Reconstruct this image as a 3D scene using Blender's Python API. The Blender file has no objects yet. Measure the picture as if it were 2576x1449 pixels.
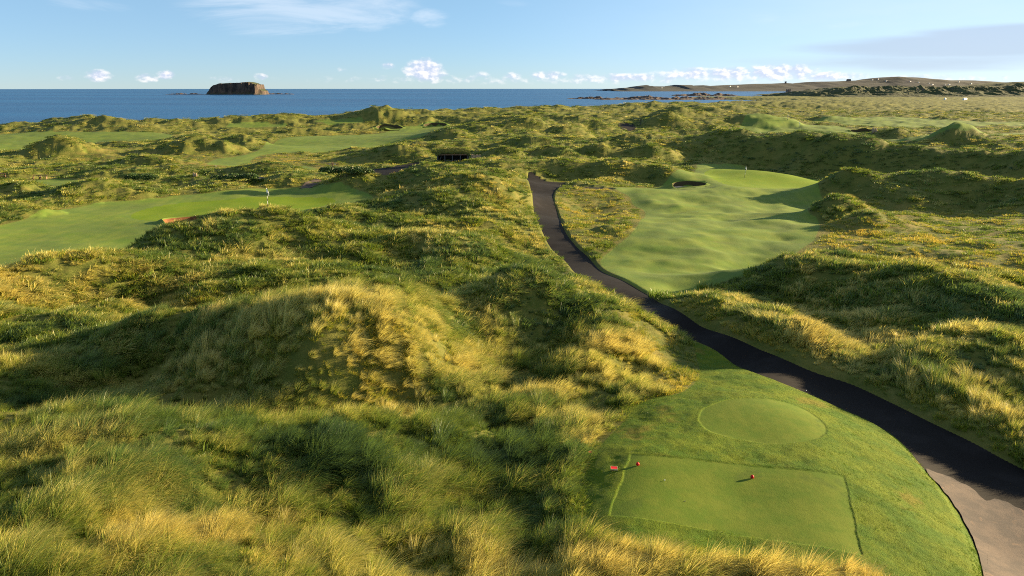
import bpy, bmesh, math, random
import numpy as np
from math import radians as R, sin, cos, tan, atan, atan2, pi, sqrt
random.seed(7); rng = np.random.default_rng(11)
S = bpy.context.scene
COL = S.collection

# ------------------------------------------------------------------ camera
W_, H_, F_ = 2576.0, 1449.0, 28/36*2576.0
CZ = 18.0
SEA = -10.0
SEA_R = 14000.0
PITCH = atan((H_/2-223.5)/F_) + atan((CZ-SEA)/SEA_R)
cam = bpy.data.cameras.new('camera'); cam.lens = 28; cam.sensor_width = 36
cam.clip_start = 0.5; cam.clip_end = 90000
camo = bpy.data.objects.new('camera', cam); COL.objects.link(camo)
camo.location = (0, 0, CZ); camo.rotation_euler = (pi/2-PITCH, 0, 0)
S.camera = camo

def ray(x, y):
    a = (x-W_/2)/F_; b = (H_/2-y)/F_
    dy = cos(PITCH)+b*sin(PITCH); dz = -sin(PITCH)+b*cos(PITCH)
    return a, dy, dz
def at(x, y, z):
    a, dy, dz = ray(x, y); t = (z-CZ)/dz
    return a*t, dy*t
def at_dist(x, D):
    b = tan(PITCH-atan((CZ-1)/D)); az = atan((x-W_/2)/F_/(cos(PITCH)+b*sin(PITCH)))
    return D*sin(az), D*cos(az)

KH = 1/(cos(PITCH)+tan(PITCH)*sin(PITCH))      # ground distance to sideways offset near the horizon
# ------------------------------------------------------------------ helpers
def tag(o, label=None, cat=None, group=None, kind=None):
    if label: o['label'] = label
    if cat: o['category'] = cat
    if group: o['group'] = group
    if kind: o['kind'] = kind
    return o
def empty(name, loc, rz=0, **k):
    o = bpy.data.objects.new(name, None); COL.objects.link(o)
    o.location = loc; o.rotation_euler = (0, 0, rz); o.empty_display_size = .2
    return tag(o, **k)
def mesh_obj(name, verts, faces, mat=None, parent=None, smooth=True, loc=None, attrs=None):
    me = bpy.data.meshes.new(name)
    me.from_pydata([tuple(v) for v in verts], [], [tuple(f) for f in faces])
    if smooth: me.polygons.foreach_set('use_smooth', [True]*len(me.polygons))
    if mat: me.materials.append(mat)
    me.update()
    o = bpy.data.objects.new(name, me); COL.objects.link(o)
    if parent: o.parent = parent
    if loc: o.location = loc
    return o
def copy_tree(o, parent=None):
    c = o.copy(); COL.objects.link(c); c.parent = parent
    for ch in [q for q in o.children]: copy_tree(ch, c)
    return c
class MB:
    def __init__(s): s.v = []; s.f = []
    def box(s, c, d, rz=0, taper=1.0, rx=0):
        n = len(s.v); cx, cy, cz = c; a, b, h = d[0]/2, d[1]/2, d[2]/2
        for sz in (-1, 1):
            k = taper if sz > 0 else 1
            for sx, sy in ((-1,-1),(1,-1),(1,1),(-1,1)):
                x, y, z = sx*a*k, sy*b*k, sz*h
                y, z = y*cos(rx)-z*sin(rx), y*sin(rx)+z*cos(rx)
                s.v.append((cx+x*cos(rz)-y*sin(rz), cy+x*sin(rz)+y*cos(rz), cz+z))
        for f in ((0,3,2,1),(4,5,6,7),(0,1,5,4),(1,2,6,5),(2,3,7,6),(3,0,4,7)):
            s.f.append(tuple(n+i for i in f))
        return s
    def tube(s, p, q, r0, r1=None, n=8):
        r1 = r0 if r1 is None else r1
        p = np.array(p, float); q = np.array(q, float); d = q-p; d /= np.linalg.norm(d)
        u = np.cross(d, (0, 0, 1) if abs(d[2]) < .9 else (1, 0, 0)); u /= np.linalg.norm(u); w = np.cross(d, u)
        k = len(s.v)
        for c, r in ((p, r0), (q, r1)):
            for i in range(n):
                a = 2*pi*i/n; s.v.append(tuple(c+r*(cos(a)*u+sin(a)*w)))
        for i in range(n):
            j = (i+1) % n; s.f.append((k+i, k+j, k+n+j, k+n+i))
        s.f.append(tuple(k+i for i in range(n-1, -1, -1))); s.f.append(tuple(k+n+i for i in range(n)))
        return s
    def lathe(s, c, prof, n=20):
        k = len(s.v)
        for r, z in prof:
            for i in range(n):
                a = 2*pi*i/n; s.v.append((c[0]+r*cos(a), c[1]+r*sin(a), c[2]+z))
        for j in range(len(prof)-1):
            for i in range(n):
                m = (i+1) % n
                s.f.append((k+j*n+i, k+j*n+m, k+(j+1)*n+m, k+(j+1)*n+i))
        return s
    def build(s, name, mat, parent=None, smooth=False, loc=None):
        return mesh_obj(name, s.v, s.f, mat, parent, smooth, loc)

# numpy gradient noise -------------------------------------------------------
_perm = rng.permutation(512)
_ang = rng.random(512)*2*pi
_gx, _gy = np.cos(_ang), np.sin(_ang)
def noise(x, y, seed=0):
    xi = np.floor(x).astype(np.int64); yi = np.floor(y).astype(np.int64)
    xf = x-xi; yf = y-yi
    u = xf*xf*xf*(xf*(xf*6-15)+10); v = yf*yf*yf*(yf*(yf*6-15)+10)
    def g(i, j, dx, dy):
        k = _perm[(_perm[(i+seed*57) & 511]+j) & 511]
        return _gx[k]*dx+_gy[k]*dy
    a = g(xi, yi, xf, yf); b = g(xi+1, yi, xf-1, yf)
    c = g(xi, yi+1, xf, yf-1); d = g(xi+1, yi+1, xf-1, yf-1)
    return (a+(b-a)*u+((c+(d-c)*u)-(a+(b-a)*u))*v)*1.5
def fbm(x, y, o=4, seed=0, gain=.5):
    s = 0; a = 1; f = 1
    for i in range(o):
        s = s+a*noise(x*f+i*17.3, y*f-i*9.1, seed+i); a *= gain; f *= 2.03
    return s
def sstep(a, b, x):
    t = np.clip((x-a)/(b-a), 0, 1); return t*t*(3-2*t)

# ------------------------------------------------------------------ terrain control
pts = []      # (az, lnD, z)
def cp(x, y, z):
    X, Y = at(x, y, z); pts.append((atan2(X, Y), math.log(math.hypot(X, Y)), z))
def cd(x, D, z):
    X, Y = at_dist(x, D); pts.append((atan2(X, Y), math.log(D), z))
def ridge(l, db=.1, dz=2.5, floor=None):
    for x, y, z in l:
        cp(x, y, z); X, Y = at(x, y, z); D = math.hypot(X, Y)
        if db: cd(x, D*(1+db), max(z-dz, floor if floor is not None else -99))
for x in (-1200, -600, 0, 600, 1300, 1900, 2500, 3200, 3900):
    cd(x, 5, 2.8); cd(x, 11, 3.0)
for x, z in ((-1200, 2.5), (-700, 3), (3300, 3), (4000, 2.5)):
    for D in (25, 60, 120, 200, 320): cd(x, D, z if D < 150 else 1.0)
# foreground left
for x, y, z in ((0,1449,4.0),(300,1449,3.9),(650,1449,3.5),(950,1449,2.6),(1150,1449,2.1),(1350,1449,2.3),(1500,1430,2.9),
    (0,1250,3.7),(300,1240,3.8),(600,1250,3.2),(900,1230,2.8),(1150,1250,1.7),(1330,1260,1.9),(1430,1260,2.5),
    (0,1060,2.9),(300,1060,3.2),(600,1080,2.7),(900,1060,3.0),(1060,1070,2.6),(1200,1080,1.5),(1380,1080,1.7),
    (0,940,2.7),(150,930,2.3),(400,960,2.3),(600,990,2.6),(800,1000,2.6),(1000,980,2.3),(1180,950,1.6),(1350,960,1.4),(1520,1010,2.0),
    (0,870,2.2),(200,860,2.2),(400,880,3.2),(600,880,4.5),(800,870,5.0),(1000,870,4.4),(1120,860,3.0),(1200,870,1.7),
    (1350,880,1.6),(1500,865,2.5),(1580,860,2.4),(1650,900,1.7),(1690,950,1.8),(1420,940,2.0),(1300,800,2.8),(1450,800,2.6)): cp(x, y, z)
ridge([(280,838,2.6),(400,812,4.0),(520,790,5.2),(640,770,6.0),(800,752,6.4),(950,745,6.1),(1080,745,5.0)], .17, 3.6)
ridge([(1180,728,4.2),(1290,710,4.8),(1400,720,4.4),(1500,752,3.6)], .14, 2.6)
for x, y, z in ((100,800,2.3),(300,775,2.4),(500,740,2.4),(700,700,2.5),(900,690,2.5),(1100,690,2.0),(1300,670,1.2),(1400,700,1.2)): cp(x, y, z)
ridge([(-150,690,4),(0,676,4.4),(150,648,4.7),(300,630,4.3),(400,624,3.6)], .12, 3.2)
ridge([(370,616,2.4),(430,600,2.9),(475,586,3.4),(520,567,4.1),(560,552,4.7),(640,541,5.1),(740,545,4.8),(860,572,3.6)], .12, 3.4)
ridge([(950,592,3.3),(1050,590,3.6),(1180,606,3.4),(1270,640,2.2)], .1, 1.6)
for x, y, z in ((640,630,2.9),(850,650,2.4),(1050,650,2.2),(950,560,1.5),(1050,555,1.6),(1300,560,1.0),(1310,600,.8)): cp(x, y, z)
# hill E left of the junction
ridge([(1010,485,2.4),(1100,466,3.7),(1224,454,4.4),(1290,470,3.4)], .1, 1.6)
ridge([(940,450,2.2),(1060,428,3.6),(1165,417,3.9),(1250,428,3.4)], .08, 2.2)
for x, y, z in ((1000,530,1.6),(1100,540,1.6),(1230,540,1.6),(1320,520,1.0),(1330,480,.8),(940,512,.8),(870,520,1.4),(780,545,1.8)): cp(x, y, z)
# path
for x, y, z in ((1352,460,.4),(1366,520,.35),(1400,600,.5),(1520,705,.8),(1620,765,1.0),(1740,835,1.1),(1880,905,1.15),(2080,980,1.2),(2250,1060,1.2),(2450,1180,1.1),(2576,1250,1.1),(2520,1400,1.3)): cp(x, y, z)
# tee platform
for x, y, z in ((1530,1300,3.0),(1585,1145,3.0),(1850,1250,3.0),(2125,1195,3.0),(2165,1395,3.0),(1850,1410,3.0),(1770,1050,2.95),(1920,1000,2.8),(2075,1060,2.7),(1900,1110,2.95),
    (1640,1040,2.6),(1520,1160,2.8),(2230,1180,2.3),(2300,1330,2.5),(2250,1430,2.8),(1800,940,1.7),(1980,960,1.7)): cp(x, y, z)
# left green and fairway
for x, y, z in ((400,540,0),(600,520,0),(780,505,0),(600,478,.9),(700,476,.6),(0,610,0),(200,575,0),(0,660,.2),(200,640,.2),(350,560,.1),(480,505,.2),(250,520,.3),(880,495,.4)): cp(x, y, z)
ridge([(-100,530,.9),(60,512,.9),(243,466,1.3),(350,470,1.2),(440,480,.8)], .06, .6)
ridge([(560,455,1.0),(700,443,1.2),(850,443,1.4)], .05, .7)
for x, y, z in ((0,480,.4),(140,460,.3),(100,430,.2),(300,405,0),(300,430,.5),(500,428,.3),(700,425,.2),(850,412,.2),(0,400,0),(600,395,0),(750,380,0),(930,436,.6),(1000,424,1.0)): cp(x, y, z)
ridge([(100,375,1.6),(170,363,2.7),(230,370,1.4)], .05, 2.2)
ridge([(400,360,1.2),(440,347,2.4),(490,341,2.9),(560,350,2.0),(640,360,1.0)], .05, 2.0)
ridge([(250,412,.8),(420,403,1.2),(520,412,.9)], .03, .8)
for x, y, z in ((170,396,0),(490,378,0),(0,345,0),(250,345,0),(420,345,.2),(700,350,0),(900,350,0),(1000,340,.2),(1080,320,.5),(0,330,.3),(600,325,.6),(800,322,.6)): cp(x, y, z)
# coast dunes
CR = [(-500,322,2),(0,312,2.6),(120,306,3.4),(250,297,4.8),(330,304,3.6),(500,302,3.6),(600,297,4.3),(700,292,5),(850,289,5),(950,276,7.4),(1030,280,6.6),(1150,277,6),
      (1300,272,6),(1400,270,6.2),(1500,268,5.8),(1600,262,6.6),(1700,256,7),(1800,254,6),(1900,250,3)]
ridge(CR, .05, 1.2)
# middle dunes
ridge([(1081,352,2.6),(1165,313,5.2),(1234,292,7.2),(1300,286,7.8),(1400,290,7.2),(1500,300,5.6)], .08, 2.5)
for x, y, z in ((1250,340,3.6),(1350,335,4.0),(1300,390,3.0),(1150,385,1.6),(1050,395,1.2),(1450,350,3.2),(1180,440,1.6)): cp(x, y, z)
ridge([(870,392,1.0),(950,372,2.8),(1030,362,3.0)], .04, 1.4)
ridge([(1230,404,2.9),(1300,398,3.3),(1410,401,3.2),(1580,412,2.8),(1650,422,2.3)], .06, 1.2)
for x, y, z in ((1400,440,.6),(1550,450,.5),(1640,448,.4),(1500,475,.6),(1550,550,.6),(1480,600,.6)): cp(x, y, z)
ridge([(1500,348,3.4),(1600,340,4.4),(1700,341,4.8),(1770,352,4.6)], .06, 1.6)
ridge([(1600,302,4.4),(1645,286,7.4),(1690,275,9.2),(1740,286,7.0),(1800,300,4.6)], .06, 3.5)
ridge([(1850,301,3.6),(1920,291,5.2),(1990,303,3.2)], .05, 2.6)
for x, y, z in ((1560,325,3.0),(1580,312,2.8),(1700,320,3.2),(1900,328,2),(2050,330,2),(2100,305,2),(2300,308,2),(2500,313,2),(2250,355,1.8),(2450,350,1.8),(2576,340,1.8),(2200,325,2)): cp(x, y, z)
# great wall
ridge([(1790,336,5.6),(1850,335,6.5),(2000,338,6.9),(2100,343,6.9),(2200,353,6.2),(2300,368,5.2),(2400,382,4.6),(2500,395,4.2),(2600,404,4.1)], .07, 2.8)
for x, y, z in ((1800,402,.8),(1880,406,.5),(1950,408,.5),(1795,418,.4),(1762,438,.4),(1705,453,.3),(1850,440,.35),(1920,430,.35),(2100,420,.5),(2300,434,.6),(2450,442,.5),(2576,452,.8)): cp(x, y, z)
ridge([(2340,345,3.0),(2400,335,4.6),(2450,350,2.8)], .04, 2.4)
ridge([(2520,352,3.0),(2576,346,4.5),(2640,350,4)], .04, 2.4)
# right mound P, Q
ridge([(2060,458,1.3),(2110,438,3.0),(2200,434,3.6),(2330,436,3.6),(2450,445,3.5),(2576,455,3.4),(2700,462,3.4)], .05, 2.3)
for x, y, z in ((2110,484,.2),(2200,494,.4),(2350,498,.5),(2500,502,.6)): cp(x, y, z)
ridge([(2040,528,.8),(2100,515,1.7),(2170,522,1.1)], .05, 1.3)
ridge([(2090,566,.6),(2170,553,1.1),(2260,560,.8)], .05, .7)
for x, y, z in ((1700,480,.2),(1900,480,0),(1800,440,.2),(1980,440,.2),(1800,560,.2),(1750,640,.3),(1700,700,.6),(2000,600,.3),(2300,580,.5),(2500,580,.8),(2576,640,1.4),(2300,640,1.0),(2100,640,.5),(1950,560,.1),(1640,745,.9)): cp(x, y, z)
# lower right dunes
ridge([(1890,674,1.6),(1960,656,2.6),(2080,660,3.0),(2200,670,3.6),(2270,668,4.3),(2380,690,4.3),(2500,715,4.0),(2600,735,3.8)], .08, 2.2)
for x, y, z in ((2000,740,1.5),(2100,770,1.8),(2200,820,1.8),(2350,845,2.2),(2500,830,2.8)): cp(x, y, z)
ridge([(1760,748,1.5),(1850,743,2.7),(1950,780,2.9),(2050,828,2.8),(2150,872,2.3)], .06, 1.0)
for x, y, z in ((2300,880,2.6),(2420,858,3.1),(2576,862,3.4),(2200,960,1.7),(2350,1020,1.8),(2500,1090,1.8),(2480,960,2.4),(2800,1100,2)): cp(x, y, z)
# far plain
for x, D, z in ((1900,700,1),(2200,700,1),(2600,700,1),(3200,700,1),(2100,1200,-2),(2600,1200,-1.5),(3200,1200,0),(2000,1900,-5),(2600,2000,-5),(3400,2000,-3),(2100,3200,-6),(2700,3600,-5),(1300,700,2),(700,700,2),(0,700,2),(-1200,700,2),(1600,800,3),(1600,1500,0),(0,2500,0),(2300,470,2.4),(2000,520,2.4),(2500,560,1.8)): cd(x, D, z)

P_ = np.array(pts)
def tps_fit(P, lam):
    n = len(P); d2 = ((P[:, None, :2]-P[None, :, :2])**2).sum(-1)
    K = np.where(d2 > 0, .5*d2*np.log(d2+1e-20), 0)+lam*np.eye(n)
    Q = np.c_[np.ones(n), P[:, :2]]
    A = np.block([[K, Q], [Q.T, np.zeros((3, 3))]])
    return np.linalg.solve(A, np.r_[P[:, 2], 0, 0, 0])
wt = tps_fit(P_, 4e-6)
A0, A1, L0, L1 = -1.35, 1.35, math.log(4), math.log(5200)
NA, NL = 560, 900
ga = np.linspace(A0, A1, NA); gl = np.linspace(L0, L1, NL)
G = np.zeros((NL, NA))
for j in range(NL):
    d2 = (ga[:, None]-P_[None, :, 0])**2+(gl[j]-P_[None, :, 1])**2
    G[j] = (.5*d2*np.log(d2+1e-20))@wt[:len(P_)]+wt[-3]+wt[-2]*ga+wt[-1]*gl[j]
G = np.clip(G, -9, 14)
def _cr(t):
    return (-.5*t+t*t-.5*t**3, 1-2.5*t*t+1.5*t**3, .5*t+2*t*t-1.5*t**3, -.5*t*t+.5*t**3)
def base_h(x, y):
    x = np.asarray(x, float); y = np.asarray(y, float)
    az = np.arctan2(x, y); l = np.log(np.maximum(np.hypot(x, y), 4.01))
    u = np.clip((az-A0)/(A1-A0)*(NA-1), 1, NA-3.001); v = np.clip((l-L0)/(L1-L0)*(NL-1), 1, NL-3.001)
    ui = u.astype(int); vi = v.astype(int); wu = _cr(u-ui); wv = _cr(v-vi)
    s = 0
    for a in range(4):
        r = 0
        for b in range(4): r = r+wu[b]*G[vi+a-1, ui+b-1]
        s = s+wv[a]*r
    return s
_tps_h = base_h
MOUNDS = []
def mound(x, y0, w, hpx, ry=.75, sharp=1.0):
    X, Y = at(x, y0, 2.2) if (x > 2200 and y0 < 375) else hit(x, y0, _tps_h); D = math.hypot(X, Y); rx = w/F_*D*1.15
    k = (D+rx*ry*.95)/D
    MOUNDS.append((X*k, Y*k, rx, rx*ry, hpx/F_*D*1.05, sharp))
def base_h(x, y):
    h = np.array(_tps_h(x, y), float); x = np.asarray(x, float); y = np.asarray(y, float)
    shp = h.shape; h = h.reshape(-1); x = x.reshape(-1); y = y.reshape(-1)
    for i, (mx, my, rx, ry, hh, sh_) in enumerate(MOUNDS):
        s_ = np.flatnonzero((np.abs(x-mx) < rx*1.4) & (np.abs(y-my) < ry*1.4))
        if not len(s_): continue
        X = x[s_]; Y = y[s_]; dx = (X-mx)/rx; dy = (Y-my)/ry
        q = np.sqrt(dx*dx+dy*dy)*(1+.28*noise(X/rx*1.7+i*3.1, Y/ry*1.7, i))+.10*noise(X/rx*4, Y/ry*4, i+7)
        c = np.clip(1-np.clip(q, 0, 1)**(1.7*sh_), 0, 1)
        h[s_] += hh*c**1.25*(.88 if rx > 3 else 1)
    return h.reshape(shp)
def hit(x, y, hf=None):
    """first ground point under a sight line: used once, to survey where things stand"""
    a, dy, dz = ray(x, y)
    t = np.exp(np.linspace(math.log(8), math.log(5000), 6000))
    X, Y, Z = a*t, dy*t, CZ+dz*t
    below = Z < (hf or base_h)(X, Y)
    i = int(np.argmax(below)) if below.any() else len(t)-1
    return float(X[i]), float(Y[i])
def poly(l):
    return np.array([hit(x, y, _tps_h) for x, y in l])
def flat(l, z, ymax=9999):
    return np.array([at(x, y, z) if y < ymax else hit(x, y, _tps_h) for x, y in l])
def smooth_poly(p, n=6, closed=True):
    p = np.asarray(p); m = len(p); out = []
    for i in range(m if closed else m-1):
        q = [p[(i+k) % m] if closed else p[min(max(i+k, 0), m-1)] for k in (-1, 0, 1, 2)]
        for s in range(n):
            w = _cr(s/n); out.append(sum(w[k]*q[k] for k in range(4)))
    if not closed: out.append(p[-1])
    return np.array(out)
def sdist(p, x, y):
    """signed distance to polygon (negative inside); far points get a big number"""
    out = np.full(x.shape, 50.0); m = 12.0
    sel = (x > p[:, 0].min()-m) & (x < p[:, 0].max()+m) & (y > p[:, 1].min()-m) & (y < p[:, 1].max()+m)
    X = x[sel]; Y = y[sel]
    if X.size == 0: return out
    d = np.full(X.shape, 1e9); ins = np.zeros(X.shape, bool)
    for i in range(len(p)):
        ax, ay = p[i]; bx, by = p[(i+1) % len(p)]
        ex, ey = bx-ax, by-ay; L = ex*ex+ey*ey+1e-12
        t = np.clip(((X-ax)*ex+(Y-ay)*ey)/L, 0, 1)
        d = np.minimum(d, (X-ax-t*ex)**2+(Y-ay-t*ey)**2)
        c = ((ay > Y) != (by > Y)) & (X < ex*(Y-ay)/(ey+1e-12*(ey == 0))+ax)
        ins ^= c
    d = np.sqrt(d); out[sel] = np.where(ins, -d, d)
    return out

for a in [(150,396,75,30),(490,392,105,42),(620,362,60,16),(370,421,110,16),(450,446,90,18),(640,444,110,20),(300,452,110,20),(270,505,130,30),(40,546,90,22),(60,500,80,24),
          (740,471,90,22),(880,478,90,22),(250,322,80,16),(430,318,70,10),(590,312,60,9),(710,302,45,9),(955,303,75,20),(1010,315,60,11),(1075,311,45,9),(770,340,70,14),(350,330,90,8),
          (1020,406,85,30),(1140,352,60,24),(1915,319,90,24),(2080,305,70,9),(2400,368,65,32),(2570,362,60,18),(2600,396,70,16),(2240,337,60,14),
          (1640,274,80,15),(1830,284,130,11),(1700,281,60,8),(1400,394,60,22),(1510,392,55,24),(1640,404,75,30),(1260,396,60,20),(1330,370,70,20),(1560,549,50,10),(1540,588,55,13),
          (2115,554,80,22),(2190,573,110,12),(850,562,110,20),(1440,345,70,20),(1560,362,70,18),(1320,320,60,16),(1200,340,55,18),(1735,384,45,18),(1500,325,70,14),
          (1990,275,160,8),(2300,290,160,7),(2500,280,120,7),(2150,268,120,6),(1060,640,90,24),(900,665,80,18),(1190,585,60,16),(640,650,70,18)]:
    mound(*a)
mound(1690,326,70,26,.8,.6)

# mown areas ------------------------------------------------------------------
P_LF = smooth_poly(np.array([hit(x, y, _tps_h) if (y < 545 or x < 100) and y < 620 else at(x, y, .3) for x, y in [(-300,600),(0,567),(104,539),(194,522),(278,508),(382,501),(451,492),(556,482),(660,475),(764,471),(818,471),(904,480),(939,496),(932,508),(870,519),(800,530),(735,541),(640,536),(560,552),(470,580),(385,612),(330,630),(150,647),(0,674),(-300,690)]]), 4)
P_LG = smooth_poly(poly([(330,542),(365,527),(451,512),(590,500),(694,495),(816,497),(844,508),(799,522),(722,538),(600,537),(521,549),(399,556),(345,552)]), 5)
P_RF = smooth_poly(flat([(1764,413),(1857,409),(1949,421),(2115,435),(2059,462),(2070,482),(2120,496),(2060,512),(2030,530),(2060,560),(2050,600),(2000,640),(1900,676),(1830,705),(1760,735),(1690,750),(1640,742),(1560,700),(1510,668),(1535,633),(1581,595),(1606,563),(1624,536),(1594,516),(1582,494),(1545,477),(1560,464),(1640,458),(1700,446),(1742,436),(1752,424)], .4, 485), 4)
P_RG = smooth_poly(flat([(1772,434),(1812,424),(1893,423),(1985,424),(2075,440),(2052,459),(1967,466),(1875,466),(1800,452)], .4), 5)
P_F1 = smooth_poly(poly([(-400,345),(0,338),(208,332),(400,334),(440,345),(382,354),(240,360),(80,374),(0,381),(-400,385)]), 3)
P_F2 = smooth_poly(poly([(538,402),(521,415),(660,416),(628,407),(677,387),(800,384),(887,376),(1012,355),(1080,334),(1130,312),(1060,316),(1000,322),(940,338),(799,342),(694,356),(660,372),(600,393)]), 3)
P_F3 = smooth_poly(poly([(719,420),(770,418),(800,428),(740,428)]), 2)
P_F4 = smooth_poly(poly([(75,455),(130,451),(200,455),(225,465),(200,474),(160,470),(110,463)]), 2)
P_F5 = smooth_poly(poly([(560,315),(620,310),(700,312),(720,320),(600,323)]), 2)
P_F6 = smooth_poly(poly([(790,305),(860,301),(930,301),(900,309),(820,311)]), 2)
P_FA = smooth_poly(flat([(1860,326),(1930,315),(2022,321),(2110,322),(2160,332),(2150,340),(1990,337),(1900,334)], 2.0), 3)
P_FB = smooth_poly(flat([(2022,305),(2110,301),(2240,296),(2400,305),(2576,309),(2800,312),(2800,322),(2576,317),(2400,318),(2250,321),(2130,317),(2080,309)], 2.0), 3)
P_FC = smooth_poly(flat([(2190,342),(2270,340),(2330,350),(2460,346),(2500,336),(2600,333),(2700,350),(2560,352),(2500,366),(2400,368),(2290,364),(2230,358)], 2.0), 3)
P_TB = smooth_poly(poly([(1460,1250),(1475,1180),(1510,1120),(1560,1070),(1590,1025),(1650,1000),(1720,985),(1760,940),(1745,880),(1720,840),(1800,878),(1928,945),(2041,993),(2137,1035),(2216,1072),(2273,1114),(2329,1180),(2386,1247),(2431,1321),(2459,1383),(2476,1449),(2490,1540),(2300,1520),(2180,1445),(2000,1425),(1850,1415),(1700,1390),(1560,1350),(1490,1310)]), 4)
P_TR = poly([(1586,1143),(2125,1196),(2168,1396),(1530,1298)])
_c = np.array(hit(1917, 1053)); 
P_TC = smooth_poly(poly([(1757,1055),(1775,1025),(1840,1003),(1920,1001),(2010,1022),(2068,1060),(2078,1088),(2040,1108),(1960,1117),(1860,1105),(1785,1083)]), 5)
# semi rough with short grass
P_S1 = smooth_poly(poly([(2100,470),(2250,515),(2576,520),(2800,540),(2800,700),(2500,690),(2300,660),(2080,650),(1930,650),(2000,600),(2030,560),(2180,560),(2180,530)]), 3)
P_S2 = smooth_poly(poly([(1400,482),(1520,478),(1600,500),(1625,545),(1590,600),(1520,640),(1470,628),(1430,590),(1410,540)]), 3)
P_S3 = smooth_poly(poly([(-300,385),(0,382),(200,402),(400,420),(640,430),(900,420),(900,400),(700,380),(560,392),(380,372),(200,360),(-300,360),(-500,420)]), 3)
P_S4 = smooth_poly(poly([(1690,760),(1780,752),(1860,800),(1960,860),(2100,940),(2000,905),(1800,825)]), 3)
P_S5 = smooth_poly(poly([(1640,830),(1560,780),(1600,860),(1660,940),(1600,990),(1700,985),(1800,985),(1740,900)]), 3)
# asphalt path ------------------------------------------------------------------
LE = [(1316,446),(1338,476),(1343,504),(1352,550),(1370,591),(1390,626),(1425,658),(1475,702),(1554,753),(1639,799),(1729,850),(1820,895),(1928,949),(2041,997),(2137,1039),(2216,1076),(2273,1118),(2329,1184),(2386,1251),(2431,1325),(2459,1387),(2476,1449),(2480,1560)]
RE = [(1420,459),(1393,480),(1390,504),(1401,539),(1415,574),(1443,616),(1480,650),(1520,688),(1627,742),(1684,773),(1797,835),(1928,889),(2024,929),(2137,968),(2250,1019),(2363,1076),(2476,1133),(2576,1186),(2720,1260),(2900,1380)]
zp = lambda x, y: float(np.interp(y, [440, 520, 600, 700, 835, 905, 1060, 1250], [.4, .35, .45, .8, 1.1, 1.15, 1.2, 1.1]))
def on_path(x, y):
    p, q = at(x, y, zp(x, y)), hit(x, y, _tps_h); d = math.hypot(*q)/math.hypot(*p)
    return q if .86 < d < 1.14 else p
LEW = smooth_poly([on_path(x, y) for x, y in LE], 6, False)
REW = smooth_poly([on_path(x, y) for x, y in RE], 6, False)
P_PATH = np.r_[LEW, REW[::-1]]
BRW = smooth_poly([at(x, y, .45) for x, y in [(1330,444),(1359,447),(1408,458),(1460,465),(1536,474),(1530,478),(1470,475),(1415,471),(1390,480),(1350,480)]], 4)
P_PB = smooth_poly(poly([(1049,409),(983,421),(925,429),(929,447),(958,448),(1012,434),(1030,424),(1075,415)]), 3)
P_PC = smooth_poly(poly([(753,472),(799,460),(812,462),(775,473)]), 2)
P_PD = smooth_poly(poly([(1560,311),(1588,311),(1596,326),(1563,327)]), 2)
P_PE = smooth_poly(poly([(612,448),(640,446),(664,448),(640,451)]), 2)
# bunkers: centre, radius, direction the steep face stands in
def bunk(x, y, r, depth, fx, fy, z=None):
    X, Y = hit(x, y) if z is None else at(x, y, z); return (X, Y, r, depth, fx, fy)
BUN = [bunk(1731, 460, 2.7, .75, .05, 1, .3), bunk(488, 558, 3.5, 1.7, -.35, 1, .2), bunk(978, 321, 5, 1.4, 0, 1), bunk(1095, 316, 4.5, 1.4, 0, 1), bunk(2172, 332, 4.0, .8, .3, 1)]

def bunker_uv(b, x, y):
    bx, by, r, d, fx, fy = b; n = math.hypot(fx, fy); fx, fy = fx/n, fy/n
    u = (x-bx)*fy-(y-by)*fx; v = (x-bx)*fx+(y-by)*fy
    q = np.sqrt((u/(r*1.15))**2+(v/(r*.9))**2)+1e-6
    return u/(r*1.15), v/(r*.9), q
def bunker_profile(b, x, y):
    """height offset of the real surface"""
    u, v, q = bunker_uv(b, x, y)
    back = sstep(-.45, .15, v/q)
    wid = .05*back+.55*(1-back)
    k = 1-sstep(1-wid, 1.0, q)
    return -b[3]*k+(.40*np.exp(-((q-1.10)/.13)**2)*back*(q > .9)), q, back
def bunker_fields(x, y):
    dep = np.zeros(x.shape); sand = np.zeros(x.shape); face = np.zeros(x.shape)
    for b in BUN:
        if abs(x-b[0]).min() > 60: continue
        o, q, back = bunker_profile(b, x, y)
        dep = dep+-(b[3]+.6)*(1-sstep(1.04, 1.15, q))
        face = np.maximum(face, (q < 1.12)*1.0)
    return dep, sand, face

COAST = [(-3000, 250), (-1200, 330)]
for x, y, z in CR:
    X, Y = at(x, y, z); D = math.hypot(X, Y); k = (D*1.05+22)/D; COAST.append((X*k, Y*k))
COAST += [(520, 1350), (560, 1650), (480, 2000), (420, 2080), (700, 2250), (900, 2700), (1050, 3300), (1150, 3650), (1500, 3900), (6000, 4300), (6000, -100), (-3000, -100)]
COAST = np.array(COAST)

def zones(x, y):
    z = {}
    def m(ps, s=.25):
        d = None
        for p in ps:
            q = sdist(p, x, y); d = q if d is None else np.minimum(d, q)
        return d
    z['fair'] = m([P_LF, P_RF, P_F1, P_F2, P_F3, P_F4, P_F5, P_F6, P_FA, P_FB, P_FC])
    z['green'] = m([P_LG, P_RG])
    z['teeb'] = m([P_TB]); z['tee'] = m([P_TR, P_TC])+.05*noise(x*1.1, y*1.1, 12)+.02*noise(x*5, y*5, 13)
    z['short'] = m([P_S1, P_S2, P_S3, P_S4, P_S5])
    z['short'] = np.maximum(z['short'], (base_h(x, y)-_tps_h(x, y)-.5)*5)
    z['path'] = m([P_PATH, BRW]); z['path2'] = m([P_PB, P_PC, P_PD, P_PE])
    return z

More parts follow.
